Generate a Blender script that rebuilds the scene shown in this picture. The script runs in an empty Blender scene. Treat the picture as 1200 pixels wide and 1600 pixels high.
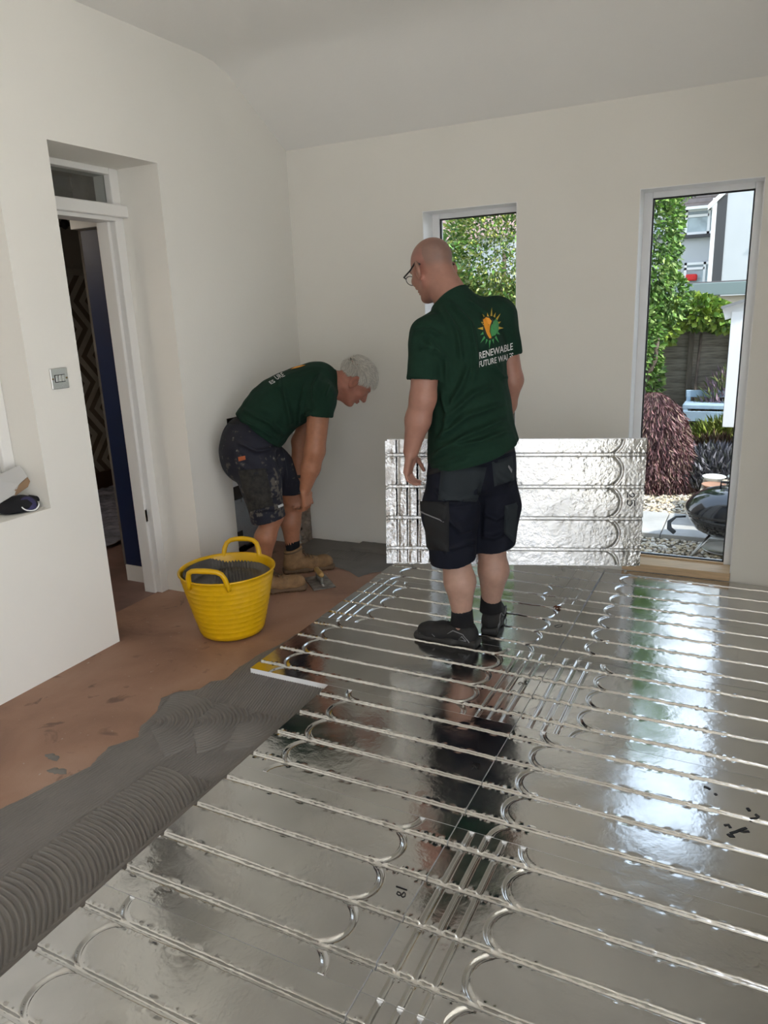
import bpy, math, random
import numpy as np
from mathutils import Vector, Matrix
from mathutils.bvhtree import BVHTree
random.seed(7); RNG = np.random.default_rng(7)
scene = bpy.context.scene
COL = scene.collection

# ---------------------------------------------------------------- camera
YAW, PITCH, ROLL, FPX, CAMH = 0.47195266, -0.26714117, -0.04082877, 1154.09, 1.5
_fw = np.array([-math.sin(YAW)*math.cos(PITCH), math.cos(YAW)*math.cos(PITCH), math.sin(PITCH)])
_r0 = np.array([math.cos(YAW), math.sin(YAW), 0.0]); _u0 = np.cross(_r0, _fw)
_rt = _r0*math.cos(ROLL) + _u0*math.sin(ROLL); _up = -_r0*math.sin(ROLL) + _u0*math.cos(ROLL)
cam_d = bpy.data.cameras.new('camera'); cam = bpy.data.objects.new('camera', cam_d); COL.objects.link(cam)
cam_d.sensor_width = 36; cam_d.sensor_fit = 'AUTO'; cam_d.lens = FPX/1600*36; cam_d.clip_start = 0.02; cam_d.clip_end = 300
_m = Matrix.Identity(4)
for i in range(3):
    _m[i][0] = _rt[i]; _m[i][1] = _up[i]; _m[i][2] = -_fw[i]
_m[0][3], _m[1][3], _m[2][3] = 0, 0, CAMH
cam.matrix_world = _m
scene.camera = cam
CAM = np.array([0, 0, CAMH])

# ---------------------------------------------------------------- world, sun, exposure
w = bpy.data.worlds.new('sky'); scene.world = w; w.use_nodes = True
nt = w.node_tree; nt.nodes.clear()
o_ = nt.nodes.new('ShaderNodeOutputWorld'); b_ = nt.nodes.new('ShaderNodeBackground')
tc = nt.nodes.new('ShaderNodeTexCoord'); sx = nt.nodes.new('ShaderNodeSeparateXYZ'); cr = nt.nodes.new('ShaderNodeValToRGB')
cr.color_ramp.elements[0].position = 0.0; cr.color_ramp.elements[0].color = (.93, .95, 1, 1)
cr.color_ramp.elements[1].position = 0.8; cr.color_ramp.elements[1].color = (.62, .76, 1, 1)
nt.links.new(tc.outputs['Generated'], sx.inputs[0]); nt.links.new(sx.outputs['Z'], cr.inputs[0])
nt.links.new(cr.outputs[0], b_.inputs[0]); nt.links.new(b_.outputs[0], o_.inputs[0])
b_.inputs[1].default_value = 1.5
sun_d = bpy.data.lights.new('sun', 'SUN'); sun_d.energy = 3.4; sun_d.angle = math.radians(2.5); sun_d.color = (1, .95, .87)
sun = bpy.data.objects.new('sun', sun_d); COL.objects.link(sun)
sun.rotation_euler = Vector((-.70, .20, -.78)).to_track_quat('-Z', 'Y').to_euler()
scene.view_settings.view_transform = 'Standard'; scene.view_settings.look = 'None'
scene.view_settings.gamma = 1; scene.view_settings.use_curve_mapping = False
scene.view_settings.exposure = 1.36

# ---------------------------------------------------------------- pixel helpers (1200 x 1600 frame)
def ray(px, py):
    d = _rt*((px-600)/FPX) - _up*((py-800)/FPX) + _fw
    return d/np.linalg.norm(d)
def onax(px, py, ax, v):
    d = ray(px, py); return CAM + d*((v-CAM[ax])/d[ax])
def U(px, py, y): return onax(px, py, 1, y)
def onz(px, py, z=0.0): return onax(px, py, 2, z)
def onpl(px, py, p0, n):
    d = ray(px, py); p0 = np.array(p0); n = np.array(n)
    return CAM + d*(np.dot(p0-CAM, n)/np.dot(d, n))
def nrm(v): v = np.array(v, float); return v/np.linalg.norm(v)

# ---------------------------------------------------------------- object helpers
def mesh_obj(name, verts, faces, mat=None, parent=None, smooth=False, bevel=0, auto=None):
    me = bpy.data.meshes.new(name)
    me.from_pydata([tuple(map(float, v)) for v in verts], [], [tuple(map(int, f)) for f in faces]); me.update()
    return link(name, me, mat, parent, smooth, bevel)
def link(name, me, mat=None, parent=None, smooth=False, bevel=0):
    ob = bpy.data.objects.new(name, me); COL.objects.link(ob)
    if mat and not me.materials: me.materials.append(mat)
    if smooth: me.polygons.foreach_set('use_smooth', [True]*len(me.polygons))
    if parent: ob.parent = parent
    if bevel:
        b = ob.modifiers.new('bevel', 'BEVEL'); b.width = bevel; b.segments = 2; b.limit_method = 'ANGLE'
    return ob
def np_mesh(name, V, Q, smooth=True):
    me = bpy.data.meshes.new(name); n = Q.shape[1]
    me.vertices.add(len(V)); me.vertices.foreach_set('co', np.ascontiguousarray(V, np.float32).ravel())
    me.loops.add(Q.size); me.loops.foreach_set('vertex_index', np.ascontiguousarray(Q, np.int32).ravel())
    me.polygons.add(len(Q)); me.polygons.foreach_set('loop_start', np.arange(0, Q.size, n, dtype=np.int32))
    me.polygons.foreach_set('loop_total', np.full(len(Q), n, np.int32))
    me.update(calc_edges=True); me.validate()
    if smooth: me.polygons.foreach_set('use_smooth', np.ones(len(me.polygons), bool))
    return me
def point_col(me, rgb, name='Col'):
    a = me.color_attributes.new(name, 'FLOAT_COLOR', 'POINT')
    c = np.ones((len(me.vertices), 4), np.float32); c[:, :3] = rgb; a.data.foreach_set('color', c.ravel())
def tag(o, label=None, cat=None, group=None, kind=None):
    if label: o['label'] = label
    if cat: o['category'] = cat
    if group: o['group'] = group
    if kind: o['kind'] = kind
    return o
def empty(name, loc=(0, 0, 0), rz=0):
    e = bpy.data.objects.new(name, None); COL.objects.link(e); e.location = tuple(map(float, loc)); e.rotation_euler[2] = rz
    e.empty_display_size = .05
    return e
def frame_from(x=None, z=None, y=None):
    """3x3 with columns = local axes in world"""
    if x is not None and z is not None:
        x = nrm(x); z = nrm(np.array(z)-x*np.dot(z, x)); return np.column_stack([x, np.cross(z, x), z])
class MB:
    def __init__(s): s.v = []; s.f = []
    def add(s, V, F):
        n = len(s.v); s.v += [tuple(v) for v in V]; s.f += [tuple(i+n for i in f) for f in F]; return s
    def box(s, x0, x1, y0, y1, z0, z1):
        return s.add([(x0,y0,z0),(x1,y0,z0),(x1,y1,z0),(x0,y1,z0),(x0,y0,z1),(x1,y0,z1),(x1,y1,z1),(x0,y1,z1)],
                     [(0,3,2,1),(4,5,6,7),(0,1,5,4),(1,2,6,5),(2,3,7,6),(3,0,4,7)])
    def obox(s, c, h, R):
        c = np.array(c); R = np.array(R)
        V = [c + R@np.array([sx*h[0], sy*h[1], sz*h[2]]) for sz in (-1,1) for sx, sy in ((-1,-1),(1,-1),(1,1),(-1,1))]
        return s.add(V, [(0,3,2,1),(4,5,6,7),(0,1,5,4),(1,2,6,5),(2,3,7,6),(3,0,4,7)])
    def tube(s, pts, r, n=8, closed=False, up=None):
        P = [np.array(p, float) for p in pts]; m = len(P); V = []; F = []
        prev = None
        for i in range(m):
            t = nrm(P[(i+1) % m]-P[i-1]) if closed else nrm(P[min(i+1, m-1)]-P[max(i-1, 0)])
            if prev is None:
                a = np.array([0, 0, 1.]) if abs(t[2]) < .9 else np.array([1., 0, 0])
            else: a = prev
            e1 = nrm(a - t*np.dot(a, t)); prev = e1; e2 = np.cross(t, e1)
            ri = r[i] if hasattr(r, '__len__') else r
            for k in range(n):
                q = 2*math.pi*k/n; V.append(P[i] + (e1*math.cos(q)+e2*math.sin(q))*ri)
        for i in range(m if closed else m-1):
            j = (i+1) % m
            for k in range(n):
                F.append((i*n+k, i*n+(k+1) % n, j*n+(k+1) % n, j*n+k))
        if not closed: F += [tuple(range(n))[::-1], tuple(range((m-1)*n, m*n))]
        return s.add(V, F)
    def lathe(s, prof, n=32, c=(0, 0, 0), R=None):
        V = []; F = []; c = np.array(c); m = len(prof)
        for r, z in prof:
            for k in range(n):
                q = 2*math.pi*k/n; p = np.array([r*math.cos(q), r*math.sin(q), z])
                V.append(c + (R@p if R is not None else p))
        for i in range(m-1):
            for k in range(n): F.append((i*n+k, i*n+(k+1) % n, (i+1)*n+(k+1) % n, (i+1)*n+k))
        if prof[0][0] > 1e-5: F.append(tuple(range(n))[::-1])
        if prof[-1][0] > 1e-5: F.append(tuple(range((m-1)*n, m*n)))
        return s.add(V, F)
    def prism(s, poly, off):
        """closed 3D polygon extruded by vector off"""
        P = [np.array(p, float) for p in poly]; n = len(P); o = np.array(off, float)
        return s.add(P+[p+o for p in P], [tuple(range(n))[::-1], tuple(range(n, 2*n))] + [(i, (i+1) % n, n+(i+1) % n, n+i) for i in range(n)])
    def build(s, name, mat, parent=None, smooth=False, bevel=0):
        return mesh_obj(name, s.v, s.f, mat, parent, smooth, bevel)
def box(name, mat, parent, x0, x1, y0, y1, z0, z1, bevel=0):
    return MB().box(x0, x1, y0, y1, z0, z1).build(name, mat, parent, False, bevel)

# ---------------------------------------------------------------- materials
def M(name, col, rough=.6, metal=0, var=None, bump=None, spec=.5, attr=False, coat=0, sheen=0, sss=0, stretch=None, hue2=None):
    m = bpy.data.materials.new(name); m.use_nodes = True; t = m.node_tree; p = t.nodes['Principled BSDF']
    p.inputs['Roughness'].default_value = rough; p.inputs['Metallic'].default_value = metal
    p.inputs['Specular IOR Level'].default_value = spec
    if coat: p.inputs['Coat Weight'].default_value = coat; p.inputs['Coat Roughness'].default_value = .08
    if sheen: p.inputs['Sheen Weight'].default_value = sheen; p.inputs['Sheen Roughness'].default_value = .6
    if sss: p.inputs['Subsurface Weight'].default_value = sss; p.inputs['Subsurface Radius'].default_value = (.012, .005, .003); p.inputs['Subsurface Scale'].default_value = 1
    tcn = t.nodes.new('ShaderNodeTexCoord'); src = tcn.outputs['Object']
    if stretch:
        mp = t.nodes.new('ShaderNodeMapping'); mp.inputs['Scale'].default_value = stretch; t.links.new(src, mp.inputs[0]); src = mp.outputs[0]
    base = None
    if attr:
        a = t.nodes.new('ShaderNodeAttribute'); a.attribute_name = 'Col'; base = a.outputs['Color']
    if var:
        n = t.nodes.new('ShaderNodeTexNoise'); n.inputs['Scale'].default_value = var[0]; n.inputs['Detail'].default_value = 6
        t.links.new(src, n.inputs['Vector'])
        r = t.nodes.new('ShaderNodeValToRGB'); r.color_ramp.elements[0].position = .3; r.color_ramp.elements[1].position = .7
        k = var[1]; c2 = hue2 if hue2 else [min(1, c*(1+k)) for c in col]; c1 = [c*(1-k) for c in col]
        if attr: c1 = [1-k]*3; c2 = [1+k]*3
        r.color_ramp.elements[0].color = (*c1, 1); r.color_ramp.elements[1].color = (*c2, 1)
        t.links.new(n.outputs['Fac'], r.inputs[0])
        if base is not None:
            mx = t.nodes.new('ShaderNodeMix'); mx.data_type = 'RGBA'; mx.blend_type = 'MULTIPLY'; mx.inputs['Factor'].default_value = 1
            t.links.new(base, mx.inputs[6]); t.links.new(r.outputs[0], mx.inputs[7]); base = mx.outputs[2]
        else: base = r.outputs[0]
    if base is not None: t.links.new(base, p.inputs['Base Color'])
    else: p.inputs['Base Color'].default_value = (*col, 1)
    if bump:
        prev = None
        for sc, st in (bump if isinstance(bump[0], tuple) else (bump,)):
            n = t.nodes.new('ShaderNodeTexNoise'); n.inputs['Scale'].default_value = sc; n.inputs['Detail'].default_value = 4
            t.links.new(src, n.inputs['Vector'])
            b = t.nodes.new('ShaderNodeBump'); b.inputs['Strength'].default_value = st; b.inputs['Distance'].default_value = .01
            t.links.new(n.outputs['Fac'], b.inputs['Height'])
            if prev: t.links.new(prev, b.inputs['Normal'])
            prev = b.outputs[0]
        t.links.new(prev, p.inputs['Normal'])
    return m
WALL = M('wall_paint', (.85, .825, .76), .75, var=(1.3, .02), bump=(90, .04))
CEIL = M('ceiling_paint', (.92, .905, .87), .8, var=(1.0, .02), bump=(60, .05))
WHITE = M('white_gloss_paint', (.80, .785, .75), .35, bump=(25, .03))
UPVC = M('white_upvc', (.90, .90, .90), .3)
GASKET = M('black_gasket', (.012, .012, .013), .6)
WOOD = M('oak_sill', (.62, .44, .26), .45, var=(6, .18), stretch=(1.2, 14, 14))
EPS = M('white_polystyrene', (.9, .9, .9), .8, bump=(220, .25))
BLUE = M('dark_blue_paint', (.008, .02, .07), .4, var=(2, .15))
CHROME = M('brushed_chrome', (.7, .69, .67), .22, 1)
BLACKP = M('black_plastic', (.012, .012, .013), .4)
BRASS = M('old_brass', (.25, .19, .1), .4, 1)

def glass_mat(name, tint, gloss=1.0):
    m = bpy.data.materials.new(name); m.use_nodes = True; t = m.node_tree; t.nodes.clear()
    o = t.nodes.new('ShaderNodeOutputMaterial'); tr = t.nodes.new('ShaderNodeBsdfTransparent'); g = t.nodes.new('ShaderNodeBsdfGlossy')
    fr0 = t.nodes.new('ShaderNodeFresnel'); fr0.inputs[0].default_value = 1.5; fr = t.nodes.new('ShaderNodeMath'); fr.operation = 'MULTIPLY'; fr.inputs[1].default_value = .22*gloss; t.links.new(fr0.outputs[0], fr.inputs[0]); mx = t.nodes.new('ShaderNodeMixShader')
    tr.inputs[0].default_value = (*tint, 1); g.inputs['Roughness'].default_value = .01
    t.links.new(fr.outputs[0], mx.inputs[0]); t.links.new(tr.outputs[0], mx.inputs[1]); t.links.new(g.outputs[0], mx.inputs[2]); t.links.new(mx.outputs[0], o.inputs[0])
    return m
GLASS = glass_mat('window_glass', (.78, .80, .80))
DARKGLASS = glass_mat('transom_glass', (.8, .82, .82))

def foil_mat(name, wav, rough, col):
    m = bpy.data.materials.new(name); m.use_nodes = True; t = m.node_tree; p = t.nodes['Principled BSDF']
    p.inputs['Metallic'].default_value = 1
    tcn = t.nodes.new('ShaderNodeTexCoord'); src = tcn.outputs['Object']
    def noise(sc, det=4, dist=0):
        n = t.nodes.new('ShaderNodeTexNoise'); n.inputs['Scale'].default_value = sc; n.inputs['Detail'].default_value = det; n.inputs['Distortion'].default_value = dist
        t.links.new(src, n.inputs['Vector']); return n.outputs['Fac']
    def ramp(f, a, b, pa=.35, pb=.7):
        r = t.nodes.new('ShaderNodeValToRGB'); r.color_ramp.elements[0].position = pa; r.color_ramp.elements[1].position = pb
        r.color_ramp.elements[0].color = (*a, 1); r.color_ramp.elements[1].color = (*b, 1); t.links.new(f, r.inputs[0]); return r.outputs[0]
    dust = noise(3.2, 7, .6)
    t.links.new(ramp(dust, col, [c*.82 for c in col]), p.inputs['Base Color'])
    t.links.new(ramp(noise(4.3, 6, .5), (rough,)*3, (rough*2.1,)*3), p.inputs['Roughness'])
    prev = None
    for sc, st in wav:
        b = t.nodes.new('ShaderNodeBump'); b.inputs['Strength'].default_value = st; b.inputs['Distance'].default_value = .01
        t.links.new(noise(sc, 2, .4), b.inputs['Height'])
        if prev: t.links.new(prev, b.inputs['Normal'])
        prev = b.outputs[0]
    t.links.new(prev, p.inputs['Normal'])
    return m
FOIL = foil_mat('aluminium_foil', ((7, .05), (26, .05), (120, .012)), .10, (.64, .637, .62))
FOILV = foil_mat('crinkled_foil', ((14, .22), (34, .26), (80, .14)), .17, (.60, .605, .60))

# screed: red-brown concrete with stains and pale specks
def screed_mat():
    m = M('red_screed', (.30, .15, .105), .62, bump=((40, .12), (200, .1))); t = m.node_tree; p = t.nodes['Principled BSDF']
    tcn = t.nodes.new('ShaderNodeTexCoord')
    def noise(sc, det, dist=0):
        n = t.nodes.new('ShaderNodeTexNoise'); n.inputs['Scale'].default_value = sc; n.inputs['Detail'].default_value = det; n.inputs['Distortion'].default_value = dist
        t.links.new(tcn.outputs['Object'], n.inputs['Vector']); return n.outputs['Fac']
    def ramp(f, stops):
        r = t.nodes.new('ShaderNodeValToRGB'); e = r.color_ramp.elements
        while len(e) < len(stops): e.new(.5)
        for i, (ps, c) in enumerate(stops): e[i].position = ps; e[i].color = (*c, 1)
        t.links.new(f, r.inputs[0]); return r.outputs[0]
    def mix(f, a, b):
        x = t.nodes.new('ShaderNodeMix'); x.data_type = 'RGBA'; t.links.new(f, x.inputs['Factor']); 
        for s, v in ((6, a), (7, b)):
            if isinstance(v, tuple): x.inputs[s].default_value = (*v, 1)
            else: t.links.new(v, x.inputs[s])
        return x.outputs[2]
    c = ramp(noise(2.2, 8, .5), [(.25, (.19, .10, .066)), (.5, (.32, .18, .118)), (.75, (.40, .25, .18))])
    c = mix(ramp(noise(7, 4, 1), [(.62, (0, 0, 0)), (.7, (.8, .8, .8))]), c, (.13, .07, .05))
    c = mix(ramp(noise(55, 3), [(.72, (0, 0, 0)), (.76, (.7, .7, .7))]), c, (.5, .44, .4))
    t.links.new(c, p.inputs['Base Color'])
    return m
SCREED = screed_mat()
# ================================================================ ROOM
FZ = -.03; LX = -2.72; BY = 4.2; RX = 2.9; RY = -2.6
def struct(o): o['kind'] = 'structure'; return o
fl = struct(box('floor', SCREED, None, -3.02, RX+.3, RY-.3, BY+.14, FZ-.2, FZ))
struct(box('bounce_floor', M('pale_bounce_floor', (.76, .73, .65), .5, var=(2, .04)), None, .55, RX, RY, 1.9, FZ-.005, FZ+.014))  # unseen pale floor, added to bounce sunlight up to ceiling and walls
# ceiling: flat, curving down to the back wall
prof = [(RY-.3, 2.81), (3.45, 2.81), (3.56, 2.80), (3.66, 2.77), (3.76, 2.715), (BY, 2.465), (BY+.3, 2.30)]
V = []; F = []
for y, z in prof:
    for x in (-3.0, RX+.3): V += [(x, y, z), (x, y, z+.25)]
for i in range(len(prof)-1):
    a = 4*i; b = a+4
    F += [(a, a+2, b+2, b), (a+1, b+1, b+3, a+3)]
ceil = struct(mesh_obj('ceiling', V, F, CEIL, None, True))
# back wall with two tall windows
WIN = [(-1.816, -1.254), (-.615, -.048)]; WT = 2.037
mb = MB()
xs = [-3.0, WIN[0][0], WIN[0][1], WIN[1][0], WIN[1][1], RX+.3]
for i in range(5):
    if i in (1, 3):
        mb.box(xs[i], xs[i+1], BY, BY+.3, WT, 2.95); mb.box(xs[i], xs[i+1], BY, BY+.3, -.35, 0)
    else: mb.box(xs[i], xs[i+1], BY, BY+.3, -.35, 2.95)
struct(mb.build('wall_back', WALL))
# left wall: niche, doorway recess and low alcove
mb = MB(); X0, X1 = -3.0, LX; T = 2.95
mb.box(X0, X1, RY-.3, 1.0, FZ-.1, T)
mb.box(X0, X1, 1.0, 2.13, FZ-.1, .722).box(X0, X1, 1.0, 2.13, 2.24, T)
mb.box(X0, X1, 2.13, 2.397, FZ-.1, T)
mb.box(X0, X1, 2.397, 3.043, 2.235, T)
mb.box(X0, X1, 3.043, 3.385, FZ-.1, T)
mb.box(X0, X1, 3.385, 4.06, .93, T)
mb.box(X0, X1, 4.06, BY, FZ-.1, T)
struct(mb.build('wall_left', WALL))
# niche back: boarded old window with moulded frame
n = empty('window_3', (-2.97, 1.56, .722)); n['kind'] = 'structure'
def local(ob, root): ob.matrix_parent_inverse = root.matrix_world.inverted(); return ob
bpy.context.view_layer.update()
def part(mbuild, name, mat, root, smooth=False, bevel=0):
    off = np.array(root.location)
    mbuild.v = [tuple(np.array(v)-off) for v in mbuild.v]
    return mbuild.build(name, mat, root, smooth, bevel)
part(MB().box(-3.0, -2.955, 1.0, 2.13, .722, 2.24), 'back_board', WHITE, n)
part(MB().box(-2.955, -2.90, 2.075, 2.13, .722, 2.24), 'frame_post', WHITE, n, bevel=.006)
part(MB().box(-2.955, -2.925, 2.02, 2.075, .722, 2.24), 'frame_bead', WHITE, n, bevel=.006)
# right wall with wide glazed opening, rear wall with glazed doors (both unseen; openings and side wall added for the daylight)
mb = MB()
mb.box(RX, RX+.3, RY-.3, -2.3, FZ-.1, T).box(RX, RX+.3, 2.1, BY, FZ-.1, T).box(RX, RX+.3, -2.3, 2.1, 2.72, T).box(.515, .75, 1.9, BY, FZ-.1, T).box(.75, RX, 1.9, 2.1, FZ-.1, T)
struct(mb.build('wall_right', WALL))
mb = MB()
mb.box(-3.0, .2, RY-.3, RY, FZ-.1, T).box(2.6, RX+.3, RY-.3, RY, FZ-.1, T).box(.2, 2.6, RY-.3, RY, 2.62, T)
struct(mb.build('wall_rear', WALL))
for nm, ax in (('door_2', 0), ('door_3', 1)):
    d = empty(nm, (RX+.12, -.1, FZ) if ax == 0 else (1.4, RY-.12, FZ)); d['kind'] = 'structure'
    a0, a1 = (-2.2, 2.2) if ax == 0 else (-1.2, 1.2)
    def bar(u0, u1, z0, z1, name):
        (MB().box(-.04, .04, u0, u1, z0, z1) if ax == 0 else MB().box(u0, u1, -.04, .04, z0, z1)).build(name, UPVC, d, False, .004)
    bar(a0, a1, 2.58, 2.65, 'head_rail'); bar(a0, a1, 0, .05, 'bottom_rail')
    for k in range(5): u = a0 + (a1-a0)*k/4; u = min(max(u, a0+.035), a1-.035); bar(u-.035, u+.035, .05, 2.58, 'stile')

# ---- back windows
def window(name, x0, x1):
    r = empty(name, ((x0+x1)/2, BY+.14, 0)); r['kind'] = 'structure'
    y0, y1 = BY+.14, BY+.205; g0, g1, gz0, gz1 = x0+.045, x1-.042, .052, 2.004
    part(MB().box(x0, g0, y0, y1, 0, WT), 'frame_stile', UPVC, r, bevel=.004)
    part(MB().box(g1, x1, y0, y1, 0, WT), 'frame_stile', UPVC, r, bevel=.004)
    part(MB().box(g0, g1, y0, y1, gz1, WT), 'frame_head', UPVC, r, bevel=.004)
    part(MB().box(g0, g1, y0, y1, 0, gz0), 'frame_bottom_rail', UPVC, r, bevel=.004)
    gk = MB(); t = .007
    gk.box(g0, g0+t, y0+.012, y0+.03, gz0, gz1).box(g1-t, g1, y0+.012, y0+.03, gz0, gz1).box(g0+t, g1-t, y0+.012, y0+.03, gz1-t, gz1).box(g0+t, g1-t, y0+.012, y0+.03, gz0, gz0+t)
    part(gk, 'gasket', GASKET, r)
    part(MB().box(g0+t, g1-t, y0+.02, y0+.026, gz0+t, gz1-t), 'pane', GLASS, r)
    part(MB().box(x0+.001, x1-.001, BY-.012, y0, 0.001, .047), 'sill', WOOD, r, bevel=.004)
    LIN = UPVC  # white boards added so the reveals look bright with daylight
    part(MB().box(x0, x0+.004, BY-.001, y0, .047, WT), 'daylit_reveal', LIN, r); part(MB().box(x1-.004, x1, BY-.001, y0, .047, WT), 'daylit_reveal', LIN, r); part(MB().box(x0+.004, x1-.004, BY-.001, y0, WT-.004, WT), 'daylit_reveal', LIN, r)
    # oak-coloured lower bead seen against the glass
    part(MB().box(g0, g1, y0-.012, y0, .047, .058), 'bead', WOOD, r)
    return r
window('window_1', *WIN[0]); window('window_2', *WIN[1])

# ---- doorway in the recess
d = empty('door_1', (-3.04, 2.72, FZ)); d['kind'] = 'structure'
part(MB().box(-3.10, -2.985, 2.985, 3.043, FZ, 2.235), 'jamb', WHITE, d, bevel=.005)
part(MB().box(-3.10, -2.985, 2.397, 2.455, FZ, 2.235), 'jamb', WHITE, d, bevel=.005)
part(MB().box(-3.10, -3.02, 2.965, 2.985, FZ, 2.0), 'door_stop', WHITE, d, bevel=.004)
part(MB().box(-3.10, -2.985, 2.455, 2.985, 2.205, 2.235), 'head', WHITE, d, bevel=.004)
part(MB().box(-3.10, -2.945, 2.45, 3.043, 2.003, 2.062), 'transom_bar', WHITE, d, bevel=.006)
part(MB().box(-3.09, -2.975, 2.455, 2.985, 1.985, 2.003), 'transom_bead', WHITE, d)
part(MB().box(-3.03, -3.024, 2.455, 2.985, 2.062, 2.205), 'transom_pane', DARKGLASS, d)
lf = part(MB().box(-3.345, -3.06, 3.08, 3.12, .07, 1.975), 'door_leaf', BLUE, d, bevel=.003)
lp = part(MB().box(-3.075, -3.02, 2.982, 2.9665, .40, .47), 'latch_plate', BRASS, d)
part(MB().box(-3.345, -3.05, 3.075, 3.13, FZ, .07), 'plinth_block', WHITE, d)
part(MB().box(-3.40, -3.06, 3.07, 3.13, 1.985, 2.06), 'lintel_trim', WHITE, d)

# ---- hall beyond
def wallpaper():
    m = M('chevron_wallpaper', (.3, .27, .23), .7); t = m.node_tree; p = t.nodes['Principled BSDF']
    tcn = t.nodes.new('ShaderNodeTexCoord'); s = t.nodes.new('ShaderNodeSeparateXYZ'); t.links.new(tcn.outputs['Object'], s.inputs[0])
    def mth(op, a, b=None):
        n = t.nodes.new('ShaderNodeMath'); n.operation = op
        for i, q in enumerate((a, b)):
            if q is None: continue
            if isinstance(q, (int, float)): n.inputs[i].default_value = q
            else: t.links.new(q, n.inputs[i])
        return n.outputs[0]
    zz = mth('PINGPONG', s.outputs['Z'], .24)           # zigzag in z
    v = mth('ADD', s.outputs['Y'], mth('MULTIPLY', zz, .8))
    st = mth('GREATER_THAN', mth('FRACT', mth('MULTIPLY', v, 1/.13)), .48)
    x = t.nodes.new('ShaderNodeMix'); x.data_type = 'RGBA'; t.links.new(st, x.inputs['Factor'])
    x.inputs[6].default_value = (.17, .13, .10, 1); x.inputs[7].default_value = (.50, .47, .42, 1)
    t.links.new(x.outputs[2], p.inputs['Base Color']); return m
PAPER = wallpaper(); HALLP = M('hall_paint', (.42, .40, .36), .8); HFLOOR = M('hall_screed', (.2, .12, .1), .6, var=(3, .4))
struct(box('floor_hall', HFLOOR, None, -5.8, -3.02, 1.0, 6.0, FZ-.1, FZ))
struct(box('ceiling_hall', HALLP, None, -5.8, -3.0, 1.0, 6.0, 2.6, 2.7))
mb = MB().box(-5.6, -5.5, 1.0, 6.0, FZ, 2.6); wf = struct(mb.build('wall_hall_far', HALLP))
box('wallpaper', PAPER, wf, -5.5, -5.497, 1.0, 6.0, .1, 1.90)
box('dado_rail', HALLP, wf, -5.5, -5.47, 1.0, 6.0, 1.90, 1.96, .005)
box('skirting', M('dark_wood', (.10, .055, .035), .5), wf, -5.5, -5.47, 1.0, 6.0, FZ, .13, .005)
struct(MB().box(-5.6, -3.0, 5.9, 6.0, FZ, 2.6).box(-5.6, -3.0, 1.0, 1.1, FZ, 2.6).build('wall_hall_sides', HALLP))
struct(MB().box(-3.9, -3.0, 4.22, 4.3, FZ, 2.6).box(-3.6, -3.52, 3.3, 4.22, FZ, 2.6).box(-3.52, -3.0, 3.3, 3.385, FZ, 2.6).box(-3.0, -2.98, 4.3, 6.0, FZ, 2.6)
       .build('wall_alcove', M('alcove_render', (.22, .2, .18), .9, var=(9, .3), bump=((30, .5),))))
struct(box('floor_alcove', SCREED, None, -3.52, -3.0, 3.385, 4.22, FZ-.1, FZ))
struct(box('ceiling_alcove', HALLP, None, -3.52, -3.0, 3.385, 4.22, 1.25, 1.3))
SHEET = M('clear_dust_sheet', (.30, .31, .40), .18, var=(5, .3), bump=((14, .5), (50, .35)), spec=.8)
def crumple_sheet(name, x0, x1, y0, y1, z, amp, n, mat, seed):
    r = np.random.default_rng(seed); xs = np.linspace(x0, x1, n); ys = np.linspace(y0, y1, n)
    X, Y = np.meshgrid(xs, ys, indexing='ij'); Z = np.zeros_like(X)
    for _ in range(26):
        a = r.uniform(0, 6.28); k = r.uniform(8, 45); Z += np.abs(np.sin((X*math.cos(a)+Y*math.sin(a))*k+r.uniform(0, 6)))*amp/26*2
    V = np.stack([X, Y, Z-Z.min()+z], -1).reshape(-1, 3); i = np.arange(n*n).reshape(n, n)
    Q = np.stack([i[:-1, :-1], i[1:, :-1], i[1:, 1:], i[:-1, 1:]], -1).reshape(-1, 4)
    return link(name, np_mesh(name, V, Q), mat)
tag(crumple_sheet('dust_sheet', -5.4, -3.95, 2.2, 5.3, FZ+.002, .05, 110, SHEET, 3), 'crumpled clear plastic dust sheet on the hall floor beyond the doorway', 'dust sheet')
cp = empty('curtain_pole', (-5.3, 4.93, 2.30)); tag(cp, 'dark curtain pole end on the hall wall seen through the doorway', 'curtain pole')
MB().tube([(0, -.18, 0), (0, .22, 0)], .014, 10).build('pole', BLACKP, cp, True)
MB().lathe([(.0, -.05), (.02, -.04), (.034, -.01), (.034, .01), (.02, .035), (0, .045)], 16, (0, -.2, 0)).build('finial', BLACKP, cp, True)
MB().tube([(0, -.1, 0), (-.2, -.1, 0)], .01, 8).build('bracket', BLACKP, cp, True)

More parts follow.
